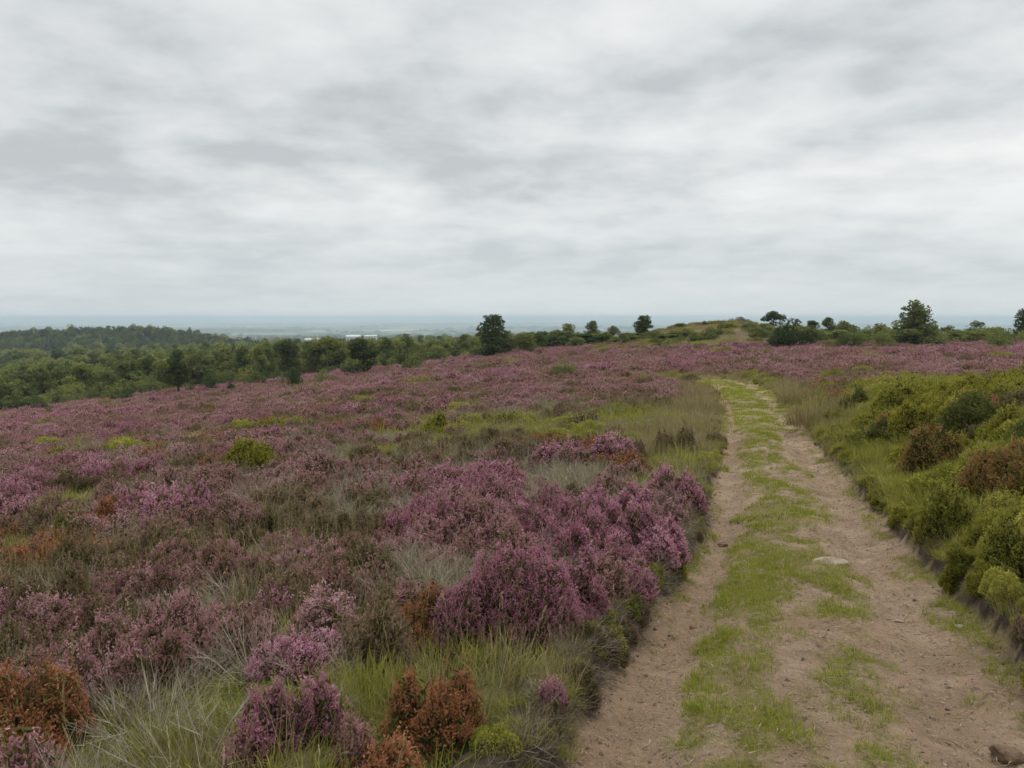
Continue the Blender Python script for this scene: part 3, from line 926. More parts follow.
for PRT, y0, y1, step in ((0, 2.6, 10, .030), (1, 10, 24, .055), (2, 24, 46, .13)):
    PR = protos(PRT)
    yv = np.repeat(np.arange(y0, y1, step), 2); yv = yv + (g.random(len(yv)) - .5) * step
    a, b = edges(yv); off = .03 + .20 * g.random(len(yv)) ** .8
    left = np.arange(len(yv)) % 2 == 0
    xv = np.where(left, a - off, b + off)
    pick = np.where(left, g.choice(['GS', 'ST', 'DT', 'GT', 'HG', 'BB'], len(yv), p=[.36, .18, .06, .16, .08, .16]), g.choice(['GS', 'BB', 'ST', 'GT', 'YG'], len(yv), p=[.46, .16, .14, .16, .08]))
    keep = g.random(len(yv)) < np.where(left, .34, .60)
    for t in TYPES:
        m = (pick == t) & keep; nn = int(m.sum())
        if not nn:
            continue
        s_ = (.32 + .35 * g.random(nn)) * (1.0 if PRT < 2 else .8)
        lean = np.where(left[m], 1, -1) * (.25 + .5 * g.random(nn)) * (off[m] < .15)
        turn = g.random(nn) * 6.283
        # lean over the edge: tilt about the track's direction, then spin is left to the shape itself
        rot = np.stack([g.normal(size=nn) * .15, lean, g.normal(size=nn) * .4], 1)
        ACC.setdefault(t, []).append((np.stack([xv[m], yv[m], ground(xv[m], yv[m]) - .015], 1), PR[t], g.integers(0, len(PR[t]), nn), rot, np.stack([s_, s_, s_], 1)))

MERGE = {'heather_cover': ['HP', 'HF', 'HR', 'HG'], 'shrub_cover': ['BB', 'BD', 'YG'], 'moor_grass': ['GT', 'GS', 'ST'], 'dead_heather_twigs': ['DT']}
for nm, tl in MERGE.items():
    pr, P_, I_, R_, S_ = [], [], [], [], []
    for t in tl:
        for P, ms, ii, rot, scl in ACC.get(t, []):
            off = []
            for m_ in ms:
                if m_ not in pr:
                    pr.append(m_)
                off.append(pr.index(m_))
            P_.append(P); I_.append(np.array(off)[ii]); R_.append(rot); S_.append(scl)
    scatter(nm, pr, np.concatenate(P_), np.concatenate(I_), np.concatenate(R_), np.concatenate(S_))

# turf on the track
x = []; y = []
for d0, d1, step in ((2.6, 9, .035), (9, 20, .07), (20, TRACK_END, .16)):
    yy = np.arange(d0, d1, step)
    for v in yy:
        a, b = edges(np.array([v]))
        n_ = int((b[0] - a[0]) / step) + 1
        x.append(a[0] + (b[0] - a[0]) * g.random(n_)); y.append(np.full(n_, v) + (g.random(n_) - .5) * step)
x = np.concatenate(x); y = np.concatenate(y)
gv = grassiness(x, y)
keep = g.random(len(x)) < gv * .80 + .03
x, y, gv = x[keep], y[keep], gv[keep]
tp = [blades_qb(g, .045, .052, 34, .0016, .9, 2, .6).build('turf_blades', [M['turf']]) for _ in range(3)] + \
     [blades_qb(g, .085, .070, 40, .0030, .9, 2, .6).build('turf_blades', [M['turf']]) for _ in range(2)] + \
     [blades_qb(g, .17, .085, 60, .0060, .9, 2, .6).build('turf_blades', [M['turf']]) for _ in range(2)]
bl_ = 1 + .25 * (y < 7)
pi = np.where(y < 9, g.integers(0, 3, len(x)), np.where(y < 20, g.integers(3, 5, len(x)), g.integers(5, 7, len(x))))
s_ = bl_ * (.5 + .7 * g.random(len(x))) * (.55 + .55 * gv) * (.35 + 1.5 * fbm(x, y, .22, 3, 121))
scatter('track_turf', tp, np.stack([x, y, track_z(x, y) - .003], 1), pi,
        np.stack([np.zeros(len(x)), np.zeros(len(x)), g.random(len(x)) * 6.283], 1), np.stack([s_, s_, s_], 1))


# dry litter on the bare soil
nl_ = 2400
yl = 2.7 + 18 * g.random(nl_) ** 1.6; a, b = edges(yl); xl_ = a + (b - a) * g.random(nl_)
lp = []
for k in range(4):
    q = QB(); m_ = 5
    p_ = g.normal(size=(m_, 3)) * np.array([.05, .05, .002]) + np.array([0, 0, .004]); d_ = unit(g.normal(size=(m_, 3)) * np.array([1, 1, .08]))
    q.diamond(p_, d_ * (.012 + .03 * g.random((m_, 1))), np.cross(d_, [0, 0, 1.]) * .0022, 0, g.random(m_))
    lp.append(q.build('dry_stalks', [M['litter']]))
s_ = (.6 + .8 * g.random(nl_)) * (1 + yl * .05)
scatter('dry_grass_litter', lp, np.stack([xl_, yl, track_z(xl_, yl) + .004], 1), g.integers(0, 4, nl_),
        np.stack([np.zeros(nl_), np.zeros(nl_), g.random(nl_) * 6.28], 1), np.stack([s_, s_, s_], 1))

# stones
def stone_mesh(name, g, sx, sy, sz, mat, rough=.35, flat=False, sub=2):
    import bmesh
    bm = bmesh.new(); bmesh.ops.create_icosphere(bm, subdivisions=sub, radius=1)
    planes = [(unit(g.normal(size=(1, 3)))[0], .55 + .35 * g.random()) for _ in range(9)]
    for v in bm.verts:
        c = np.array(v.co)
        for nrm, dd in planes:
            k = c @ nrm
            if k > dd:
                c = c - nrm * (k - dd) * .92
        c = c * (1 + (g.random() - .5) * .08)
        v.co = (c[0] * sx, c[1] * sy, c[2] * sz)
    me = bpy.data.meshes.new(name); bm.to_mesh(me); bm.free(); me.materials.append(mat)
    return me


gp = np.random.default_rng(5)
yy = 2.8 + 22 * gp.random(15000) ** 1.7
a, b = edges(yy)
xx = a + (b - a) * gp.random(len(yy))
keep = gp.random(len(yy)) < (1 - grassiness(xx, yy)) * .9
xx, yy = xx[keep], yy[keep]
pr = [stone_mesh('pebble', gp, 1, .8, .55, M['brownstone' if k == 0 else 'stone'], sub=1) for k in range(6)]
cl = sstep(.45, .72, fbm(xx, yy, .8, 3, 131))
s_ = .0028 + .024 * gp.random(len(xx)) ** (7 - 3.8 * cl) + .0004 * yy
scatter('pebbles', pr, np.stack([xx, yy, track_z(xx, yy) - s_ * .25], 1), gp.integers(0, 6, len(xx)),
        np.stack([gp.random(len(xx)) * .6, gp.random(len(xx)) * .6, gp.random(len(xx)) * 6.28], 1), np.stack([s_, s_, s_], 1))


# peat crumbs and roots where the left bank is worn away
yp = 2.7 + 9 * gp.random(700) ** 1.2; a, b = edges(yp)
lf_ = gp.random(700) < .7
xp = np.where(lf_, a + .10 * gp.normal(size=700) * .8 - .01, b + .08 * gp.normal(size=700) - .01)
pc_ = [stone_mesh('peat_crumb', gp, 1, .8, .6, M['peat'], sub=1) for k in range(4)]
s_ = (.003 + .022 * gp.random(700) ** 7)
scatter('peat_crumbs', pc_, np.stack([xp, yp, track_z(xp, yp)], 1), gp.integers(0, 4, 700), gp.random((700, 3)) * 6.28, np.stack([s_, s_, s_], 1))
yr_ = 2.7 + 7.5 * gp.random(150); a, b = edges(yr_); xr_ = a - .02 - .14 * gp.random(150)
s_ = .35 + .5 * gp.random(150)
rp_ = [twigs_qb(gp, .20, .22, 16, .0022).build('root_strands', [M['root']]) for _ in range(3)]
scatter('exposed_roots', rp_, np.stack([xr_, yr_, track_z(xr_, yr_) + .01], 1), gp.integers(0, 3, 150),
        np.stack([gp.normal(size=150) * .3, 1.5 + .5 * gp.random(150), gp.normal(size=150) * .4], 1), np.stack([s_, s_, s_], 1))


def stone(px, py, wpx, ratio, label, mat, seed, lift=.3, rotz=0.):
    gs = np.random.default_rng(seed)
    p = ground_at(px, py, track_z)
    w = wpx / F * p[1] * .5
    me = stone_mesh('stone', gs, w, w * .7, w * ratio, mat, sub=3)
    o = link('stone', me, None, p + np.array([0, 0, w * ratio * lift]), rotz)
    return tag(o, label, 'stone')


stone(1006, 762, 34, .62, 'brown broken stone lying on the track in the bottom right corner', M['brownstone'], 1, .5, -.5)
stone(832, 561, 42, .22, 'flat pale slab of stone bedded in the middle grass of the track', M['stone'], 2, -.62)
stone(722, 547, 12, .5, 'small dark stone lying in the left rut', M['brownstone'], 4)
stone(898, 622, 11, .4, 'small pale stone beside the right rut', M['stone'], 5)
stone(960, 628, 12, .4, 'pale stone on the grass near the right bank', M['stone'], 7)
stone(693, 628, 9, .5, 'dark pebble sized stone in the left rut below the bank', M['brownstone'], 8)


# ------------------------------------------------------------------ trees
def tube(P, rad, sides=7):
    P = np.asarray(P, float); V = []; Q = []
    for k in range(len(P)):
        d = P[min(k + 1, len(P) - 1)] - P[max(k - 1, 0)]; d = d / (np.linalg.norm(d) + 1e-9)
        a = np.cross(d, [.3, .9, .2]); a /= np.linalg.norm(a); b = np.cross(d, a)
        for s in range(sides):
            t = 2 * math.pi * s / sides
            V.append(P[k] + (a * math.cos(t) + b * math.sin(t)) * rad[k])
    for k in range(len(P) - 1):
        for s in range(sides):
            Q.append((k * sides + s, k * sides + (s + 1) % sides, (k + 1) * sides + (s + 1) % sides, (k + 1) * sides + s))
    return V, Q


def tree_parts(kindn, g, n=1800, leaf=.030):
    """Trunk with limbs and a crown of leaf sprays, for a tree one metre high."""
    L = []                                       # lobes: centre, radii
    if kindn == 'broad':
        for _ in range(15):
            a = g.random() * 6.283; r = .30 * math.sqrt(g.random()); z = .30 + .55 * g.random()
            r *= math.sin(min(1, (1.02 - z) / .5) * 1.57) if z > .5 else 1
            L.append(((r * math.cos(a), r * math.sin(a), z), .11 + .08 * g.random(), .09 + .05 * g.random()))
        L.append(((0, 0, .86), .14, .12)); foot = .16
    elif kindn == 'tall':
        for _ in range(15):
            a = g.random() * 6.283; z = .26 + .66 * g.random(); r = .20 * math.sqrt(g.random()) * (1.15 - .75 * abs(z - .5) * 1.6)
            L.append(((r * math.cos(a), r * math.sin(a), z), .09 + .06 * g.random(), .08 + .06 * g.random()))
        L.append(((0, 0, .90), .09, .10)); foot = .14
    elif kindn == 'pine':
        for k in range(17):
            z = .14 + .78 * k / 16; r0 = .34 * (1 - z) ** .55 * (.55 + .6 * g.random()) * (1 if z > .2 else .75)
            a = k * 2.4 + g.random(); 
            L.append(((r0 * .75 * math.cos(a), r0 * .75 * math.sin(a), z), .10 + .10 * (1 - z) * g.random() + .03, .055 + .04 * g.random()))
        for k in range(5):
            L.append(((.10 * g.normal() * .6, .10 * g.normal() * .6, .3 + .12 * k), .16 - .014 * k, .10))
        L.append(((-.05, 0, .93), .09, .07)); foot = .04
    elif kindn == 'cone':
        for k in range(26):
            z = .10 + .82 * (k / 25); r0 = .40 * (1 - z) ** .8 * (.6 + .5 * g.random())
            a = k * 2.4 + g.random() * .8
            L.append(((r0 * math.cos(a), r0 * math.sin(a), z), .07 + .10 * (1 - z) + .02 * g.random(), .06 + .05 * g.random()))
        for k in range(6):
            L.append(((0, 0, .15 + .13 * k), .25 * (1 - .13 * k) , .09))
        foot = .02
    else:                                        # shrub: leafy to the ground, wider than tall
        for _ in range(16):
            a = g.random() * 6.283; r = .48 * math.sqrt(g.random()); z = .18 + .55 * g.random() * (1 - (r / .62) ** 2)
            L.append(((r * math.cos(a), r * math.sin(a), z), .17 + .08 * g.random(), .14 + .07 * g.random()))
        L.append(((0.05, 0, .78), .2, .16)); foot = .02
    wts = np.array([a * a for _, a, _ in L]); wts /= wts.sum()
    which = g.choice(len(L), n, p=wts)
    C = np.array([l[0] for l in L])[which]; A = np.array([l[1] for l in L])[which]; Bz = np.array([l[2] for l in L])[which]
    d = rand_dir(n, g)
    rad = .45 + .62 * g.random(n) ** .6
    p = C + d * np.stack([A, A, Bz], 1) * rad[:, None]
    p[:, 2] = np.maximum(p[:, 2], foot * .4 + .01)
    ax = unit(d * .7 + g.normal(size=(n, 3)) * .7); sd_ = perp(ax, g)
    sz = leaf * (.55 + .9 * g.random(n))[:, None]
    tone = g.random(len(L))[which] * .45 + g.random(n) * .55
    q = QB(); q.diamond(p, ax * sz, sd_ * sz * .62, 0, tone)
    crown = q
    # trunk and limbs
    V, Q = [], []

    def put(P, rad, s):
        v, qq = tube(P, rad, s); o = len(V)
        V.extend(v); Q.extend([[i + o for i in f] for f in qq])
    topz = .8
    bend = g.normal(size=2) * .02
    tr = [(0, 0, -.03), (bend[0], bend[1], .2), (bend[0] * 2, bend[1] * 1.5, .45), (bend[0], bend[1], topz)]
    put(tr, [.034, .026, .018, .006], 7)
    for l in sorted(L, key=lambda l: -l[1])[:9]:
        c = np.array(l[0]); z0 = max(.06, c[2] * .55)
        s0 = np.array([np.interp(z0, [p_[2] for p_ in tr], [p_[0] for p_ in tr]), np.interp(z0, [p_[2] for p_ in tr], [p_[1] for p_ in tr]), z0])
        mid = (s0 + c) / 2 + np.array([0, 0, .02])
        put([s0, mid, c], [.012, .008, .003], 5)
    return crown, (np.array(V), np.array(Q))


TREE = {}


def tree_meshes(kindn, mat, var, n=1800, leaf=.030):
    key = (kindn, mat, var, n)
    if key not in TREE:
        gg = np.random.default_rng(hash((kindn, var)) % 1000 if False else (sum(map(ord, kindn)) * 7 + var * 101))
        q, (V, Q) = tree_parts(kindn, gg, n, leaf)
        crown = q.build('crown', [M[mat]])
        trunk = mesh_np('trunk', V, Q, mats=[M['bark']], smooth=True)
        TREE[key] = (crown, trunk)
    return TREE[key]


def combined(kindn, mat, var, n, leaf):
    gg = np.random.default_rng(sum(map(ord, kindn)) * 7 + var * 101 + 5)
    q, (V, Q) = tree_parts(kindn, gg, n, leaf)
    cv = np.concatenate(q.v); cq = np.arange(len(cv)).reshape(-1, 4)
    return mesh_np('tree_mass', np.concatenate([cv, V]), np.concatenate([cq, Q + len(cv)]), mats=[M[mat], M['bark']],
                   qmat=np.concatenate([np.zeros(len(cq), int), np.ones(len(Q), int)]), attrs={'rnd': np.concatenate([np.concatenate(q.r), np.full(len(V), .5)])})


def tree(name, cat, label, loc, h, wid, kindn, mat, var=0, group=None, n=2600, leaf=.026, rotz=None):
    crown, trunk = tree_meshes(kindn, mat, var, n, leaf)
    e = bpy.data.objects.new(name, None); COL.objects.link(e)
    e.empty_display_size = .3
    e.location = [float(c) for c in loc]; e.scale = (h * wid, h * wid, h)
    e.rotation_euler = (0, 0, random.random() * 6.28 if rotz is None else rotz)
    for nm, me in (('trunk', trunk), ('crown', crown)):
        c = bpy.data.objects.new(nm, me); COL.objects.link(c); c.parent = e
    return tag(e, label, cat, group)


W0 = {'broad': .80, 'tall': .56, 'pine': .66, 'cone': .84, 'shrub': 1.25}      # natural width of one metre of height


def ptree(name, cat, label, px, py0, py1, wpx, dist, kindn, mat, var=0, group=None, **k):
    """Tree seen from row py1 (top) to py0 (foot) at the given distance."""
    u = (px - CX) / F
    x, y = u * dist, dist
    z = float(ground(np.array([x]), np.array([y]))[0])
    ztop = EYE[2] + ray(px, py1)[2] * dist
    h = max(.6, ztop - z) * (1.06 if group is None else 1.0)
    wpx = wpx * (1.12 if group is None else 1.0)
    wid = wpx / F * dist / (h * W0[kindn])
    return tree(name, cat, label, (x, y, z - .05), h, wid, kindn, mat, var, group, **k)


def foot_dist(px, py):
    return ground_at(px, py, ground)[1]


ptree('tall_tree', 'tree', 'tall dark tree with ragged top at the far heather edge near the centre', 494, 358, 316, 36, foot_dist(494, 358), 'pine', 'pine', 1, n=4200, leaf=.022)
ptree('broadleaf_tree', 'tree', 'compact rounded dark tree clear on the skyline between ragged dark tree and hillock', 642, 343, 316, 20, 122, 'tall', 'oak', 2, n=3600, leaf=.024)
ptree('broadleaf_tree', 'tree', 'bushy cone shaped tree, tallest beyond the heather right of the track', 915, 346, 302, 50, 99, 'cone', 'oak', 3, n=6000, leaf=.022)
ptree('round_bush', 'bush', 'large dark round bush at the right foot of the hillock', 794, 351, 317, 46, 90, 'shrub', 'pine', 1, n=3600, leaf=.03)
ptree('small_tree', 'tree', 'dome shaped tree growing on the crest of the hillock', 773, 322, 311, 22, 128, 'broad', 'pine', 4)
ptree('broadleaf_tree', 'tree', 'rounded green tree left of the skyline tree', 593, 342, 321, 18, 135, 'broad', 'oak', 5)
ptree('broadleaf_tree', 'tree', 'wide loose tree two places left of the skyline tree', 568, 344, 324, 20, 138, 'broad', 'birch', 6)
ptree('broadleaf_tree', 'tree', 'small wide tree close behind the dark bush left of the skyline tree', 613, 342, 326, 15, 140, 'broad', 'oak', 7)
ptree('round_bush', 'bush', 'dark round bush just left of the skyline tree', 622, 348, 333, 18, 112, 'shrub', 'pine', 2)
ptree('round_bush', 'bush', 'low spreading green bush right of the ragged dark tree on the heather edge', 533, 361, 343, 24, 112, 'shrub', 'oak', 3)
ptree('round_bush', 'bush', 'small dark bush midway between the ragged dark tree and the skyline tree', 580, 352, 343, 11, 116, 'shrub', 'pine', 4)
ptree('round_bush', 'bush', 'pale yellow green bush standing in the heather below the skyline trees', 565, 377, 357, 26, foot_dist(565, 377), 'shrub', 'willow', 5, n=2600)
ptree('small_tree', 'tree', 'dark bushy tree standing forward on the heather left of the ragged dark tree', 363, 377, 340, 30, foot_dist(363, 377), 'tall', 'pine', 8, n=3600, leaf=.024)
ptree('small_tree', 'tree', 'dark upright tree on the lower heather edge above a round bush', 288, 369, 341, 25, foot_dist(288, 379), 'tall', 'pine', 9, n=3000)
ptree('round_bush', 'bush', 'round dark bush in front of the dark upright tree on the lower heather', 295, 384, 364, 19, foot_dist(295, 389), 'shrub', 'pine', 6)
ptree('round_bush', 'bush', 'low spreading bush right of the round dark bush on the lower heather', 322, 381, 368, 24, foot_dist(322, 386), 'shrub', 'oak', 7)
ptree('round_bush', 'bush', 'small round bush left of the dark upright tree', 272, 377, 362, 20, foot_dist(272, 383), 'shrub', 'pine', 8)
ptree('round_bush', 'bush', 'round bush isolated on the heather left of the bushes round the upright tree', 209, 387, 369, 16, foot_dist(209, 392), 'shrub', 'pine', 9)
ptree('round_bush', 'bush', 'small bush on the heather next to the isolated round bush', 231, 387, 377, 9, foot_dist(231, 392), 'shrub', 'pine', 1)
ptree('small_tree', 'tree', 'upright dark tree at the corner of the wood left of the isolated round bush', 176, 392, 352, 22, foot_dist(176, 397), 'tall', 'pine', 10)
ptree('round_bush', 'bush', 'tiny bush out on the open heather below the ragged dark tree', 466, 376, 368, 11, foot_dist(466, 376), 'shrub', 'oak', 2)
ptree('round_bush', 'bush', 'tiny dark bush on the open heather right of the tree standing forward', 427, 376, 368, 7, foot_dist(427, 376), 'shrub', 'pine', 3)
ptree('round_bush', 'bush', 'small bush on the heather under the wood at the far left', 84, 402, 389, 13, foot_dist(84, 403), 'shrub', 'oak', 4)
ptree('round_bush', 'bush', 'narrow bush at the foot of the wood right of the small far left bush', 121, 399, 380, 13, foot_dist(121, 399), 'tall', 'pine', 5)
ptree('round_bush', 'bush', 'broad dark bush left of the tall cone shaped tree', 854, 349, 325, 32, 90, 'shrub', 'oak', 5)
ptree('round_bush', 'bush', 'low bush between the broad dark bush and the cone shaped tree', 882, 348, 330, 26, 92, 'shrub', 'birch', 6)
ptree('round_bush', 'bush', 'low round bush alone on the heather right of the cone shaped tree', 998, 348, 328, 26, 90, 'shrub', 'oak', 7)
ptree('tall_tree', 'tree', 'dark tree cut by the right border of the photo', 1022, 342, 310, 22, 108, 'pine', 'pine', 3)
ptree('small_tree', 'tree', 'small tree behind the low round bush right of the cone shaped tree', 975, 342, 321, 17, 118, 'broad', 'oak', 11)
ptree('broadleaf_tree', 'tree', 'upright small tree rising over the belt beside the round bush at the hillock', 828, 342, 318, 13, 120, 'tall', 'oak', 12)
ptree('broadleaf_tree', 'tree', 'rounded tree second in the belt right of the hillock', 841, 342, 321, 18, 124, 'broad', 'oak', 13)
ptree('broadleaf_tree', 'tree', 'dark tree squeezed between the round bush and the upright small tree', 811, 343, 321, 14, 116, 'tall', 'pine', 14)
ptree('round_bush', 'bush', 'tiny dark bush on the left shoulder of the hillock', 704, 326, 320, 6, 123, 'shrub', 'pine', 8)
ptree('round_bush', 'bush', 'low green bush on the face of the hillock', 751, 335, 326, 20, 113, 'shrub', 'birch', 9)
ptree('round_bush', 'bush', 'dark bush low on the left face of the hillock', 730, 331, 324, 15, 116, 'shrub', 'oak', 1)
ptree('round_bush', 'bush', 'round bush beyond the left slope of the hillock', 678, 334, 323, 12, 132, 'broad', 'oak', 2)

gh = np.random.default_rng(19)
for k in range(34):
    px = 650 + 140 * gh.random(); py = np.interp(px, [655, 700, 735, 785], [338, 330, 326, 328]) + 11 * gh.random()
    ptree('scrub_bush', 'bush', 'low scrubby bush dotted over the flank of the hillock', px, py, py - 4 - 6 * gh.random(), 8 + 13 * gh.random(), foot_dist(px, py + 1), 'shrub',
          ['oak', 'birch', 'oak'][k % 3], k % 6, 'scrub on the hillock', n=1200, leaf=.05)

# the belt beyond the heather right of the hillock and along the middle
BELT = 'trees of the belt beyond the heather'
gt = np.random.default_rng(21)
for k in range(56):
    px = 778 + 262 * (k + gt.random()) / 56
    dist = 103 + 36 * gt.random()
    top = 322 + 9 * gt.random()
    kd = ['broad', 'shrub', 'shrub', 'broad'][int(gt.integers(4))]
    ptree('belt_tree', 'tree', 'small green tree in the low belt along the skyline right of the hillock', px, 340, top, 20 + 16 * gt.random(), dist, kd,
          ['oak', 'birch', 'birch', 'birch'][int(gt.integers(4))], int(gt.integers(0, 6)), BELT, n=1800, leaf=.032)
MIDB = 'trees behind the heather edge at the centre'
for k in range(48):
    px = 502 + 196 * (k + gt.random()) / 48
    dist = 112 + 34 * gt.random()
    top = np.interp(px, [505, 560, 640, 695], [330, 329, 328, 328]) + 8 * gt.random()
    kd = ['broad', 'shrub', 'broad', 'tall'][int(gt.integers(4))]
    ptree('scrub_tree', 'tree', 'small green tree in the scrub between the tall dark tree and the hillock', px, 350, top, 16 + 14 * gt.random(), dist, kd,
          ['oak', 'birch', 'oak', 'pine'][int(gt.integers(4))], int(gt.integers(0, 6)), MIDB, n=1800, leaf=.032)

# front trees of the wood below the heather
WOODG = 'front trees of the wood below the heather'
cnt = 0
for k in range(150):
    px = -60 + 560 * (k + gt.random()) / 150
    u = (px - CX) / F
    e0 = float(moor_edge(np.array([u * 120.]), np.array([120.]))[0])
    dist = e0 + 3 + 46 * gt.random() ** 1.3
    h = (3.0 + 3.6 * gt.random()) * float(np.interp(px, [330, 400, 450], [1, .75, .55]))
    if abs(px - 494) < 26:
        continue
    kd = ['broad', 'broad', 'tall', 'shrub'][int(gt.integers(4))]
    hh = h * (.7 if kd == 'shrub' else 1)
    x, y = u * dist, dist
    z = float(ground(np.array([x]), np.array([y]))[0])
    mt = ['birch', 'birch', 'oak', 'birch', 'birch', 'oak', 'oak'][int(gt.integers(7))]
    lab = {'oak': 'mid green tree', 'birch': 'light green tree', 'pine': 'dark green tree'}[mt] + ' in the front of the wood below the heather at left'
    tree('wood_tree', 'tree', lab, (x, y, z - .05), hh, 1.0 + .25 * gt.random(), kd, mt, int(gt.integers(0, 6)), WOODG, n=1800, leaf=.032)

for k in range(70):
    px = -40 + 525 * (k + gt.random()) / 70
    u = (px - CX) / F
    e0 = float(moor_edge(np.array([u * 120.]), np.array([120.]))[0])
    dist = e0 - 3 + 13 * gt.random()
    x, y = u * dist, dist
    z = float(ground(np.array([x]), np.array([y]))[0])
    mt = ['oak', 'birch', 'birch', 'pine'][int(gt.integers(4))]
    lab = {'oak': 'mid green bush', 'birch': 'light green bush', 'pine': 'dark green bush'}[mt] + ' at the foot of the wood where the heather ends'
    tree('wood_bush', 'bush', lab, (x, y, z - .05), 1.5 + 1.9 * gt.random(), 1.0 + .3 * gt.random(), 'shrub', mt, int(gt.integers(0, 6)), 'bushes at the foot of the wood', n=1800, leaf=.032)

for k in range(44):
    px = 10 + 440 * gt.random()
    u = (px - CX) / F
    e0 = float(moor_edge(np.array([u * 120.]), np.array([120.]))[0])
    dist = e0 - 4 - 36 * gt.random() ** 1.4
    x, y = u * dist, dist
    z = float(ground(np.array([x]), np.array([y]))[0])
    tree('slope_bush', 'bush', 'small round bush scattered on the heather slope in front of the wood', (x, y, z - .05), 1.0 + 1.4 * gt.random() ** 1.5, .8 + .3 * gt.random(), 'shrub', ['oak', 'pine', 'pine'][k % 3], k % 6,
         'bushes scattered on the heather slope', n=1500, leaf=.04)

# the far-off wood, as one mass
MT = [combined('broad', 'oak', 1, 900, .042), combined('broad', 'birch', 2, 900, .042), combined('tall', 'oak', 3, 900, .042), combined('broad', 'pine', 4, 900, .042),
      combined('shrub', 'birch', 5, 800, .05), combined('cone', 'pine', 6, 900, .042)]
P_, I_, S_ = [], [], []


def wood(r0, r1, u0, u1, cell, hmin, hmax, dens, seed, wmul=1.0):
    gg = np.random.default_rng(seed)
    xs = np.arange(u0 * r1, u1 * r1, cell); ys = np.arange(r0 * .8, r1, cell)
    x, y = [a.ravel() for a in np.meshgrid(xs, ys)]
    x = x + (gg.random(len(x)) - .5) * cell; y = y + (gg.random(len(x)) - .5) * cell
    u = x / y
    ok = (y > np.maximum(r0, moor_edge(x, y) + (26 if r0 < 1000 else 0))) & (y < r1) & (u > u0) & (u < u1)
    ok &= fbm(x, y, cell * 7, 3, seed) > dens
    # open fields in front of the sheds
    ok &= ~((np.abs(u + .205) < .065) & (y > 560) & (y < 1800))
    x, y = x[ok], y[ok]
    h = hmin + (hmax - hmin) * gg.random(len(x)) * (.5 + fbm(x, y, cell * 5, 2, seed + 3))
    h = h * np.where(y < 420, np.interp(x / y, [-.25, -.12, .0, .1], [1, .8, .55, .45]), 1.0)
    P_.append(np.stack([x, y, base(x, y) - .2], 1)); I_.append(gg.choice(6, len(x), p=[.24, .36, .14, .06, .14, .06])); w = h * wmul * (1.0 + .3 * gg.random(len(x)))
    S_.append(np.stack([w, w, h], 1))


wood(140, 330, -.78, .12, 6.2, 4.2, 7.0, .25, 201)
wood(330, 700, -.78, .05, 10, 6.5, 10.5, .33, 202)
wood(150, 300, .12, .75, 8.5, 4.6, 7.5, .42, 203)
wood(700, 1500, -.78, .10, 20, 10, 15, .42, 204)
wood(1500, 3600, -.78, .40, 42, 11, 18, .52, 205)
wood(3600, 6500, -.75, .75, 85, 12, 20, .55, 206, 3.0)
wood(6500, 12000, -.75, .75, 170, 14, 24, .55, 207, 5.0)
# the plantation on the ridge
gg = np.random.default_rng(33)
x = -400 + 150 * (gg.random(700) * 2 - 1); y = 730 + 110 * (gg.random(700) * 2 - 1)
ok = ((x + 400) / 150) ** 2 + ((y - 730) / 120) ** 2 < 1
x, y = x[ok], y[ok]; h = 9.5 + 2.2 * gg.random(len(x))
P_.append(np.stack([x, y, base(x, y) - .2], 1)); I_.append(gg.choice([0, 2, 3, 5], len(x))); w = h * .95
S_.append(np.stack([w, w, h], 1))
P_ = np.concatenate(P_); I_ = np.concatenate(I_); S_ = np.concatenate(S_)
scatter('distant_wood', MT, P_, I_, np.stack([np.zeros(len(P_)), np.zeros(len(P_)), np.random.default_rng(3).random(len(P_)) * 6.283], 1), S_)

# ------------------------------------------------------------------ rocks on the hillock
gr_ = np.random.default_rng(61)
for k, (px, py, w, lab) in enumerate([
        (731, 320, 8, 'grey boulder on the left of the rock cluster on the hillock crest'),
        (739, 319, 11, 'largest grey boulder in the middle of the rock cluster on the hillock crest'),
        (747, 320, 8, 'grey boulder on the right of the rock cluster on the hillock crest'),
        (755, 322, 6, 'small grey boulder just off the rock cluster on the hillock crest')]):
    p = at_dist(px, 122.0)
    s = w / F * 122 * .50
    o = link('boulder', stone_mesh('boulder', gr_, s, s * .8, s * .75, M['rock'], sub=3), None, p + np.array([0, 0, s * .55]), gr_.random() * 3)
    tag(o, lab, 'boulder', 'boulders on the hillock')


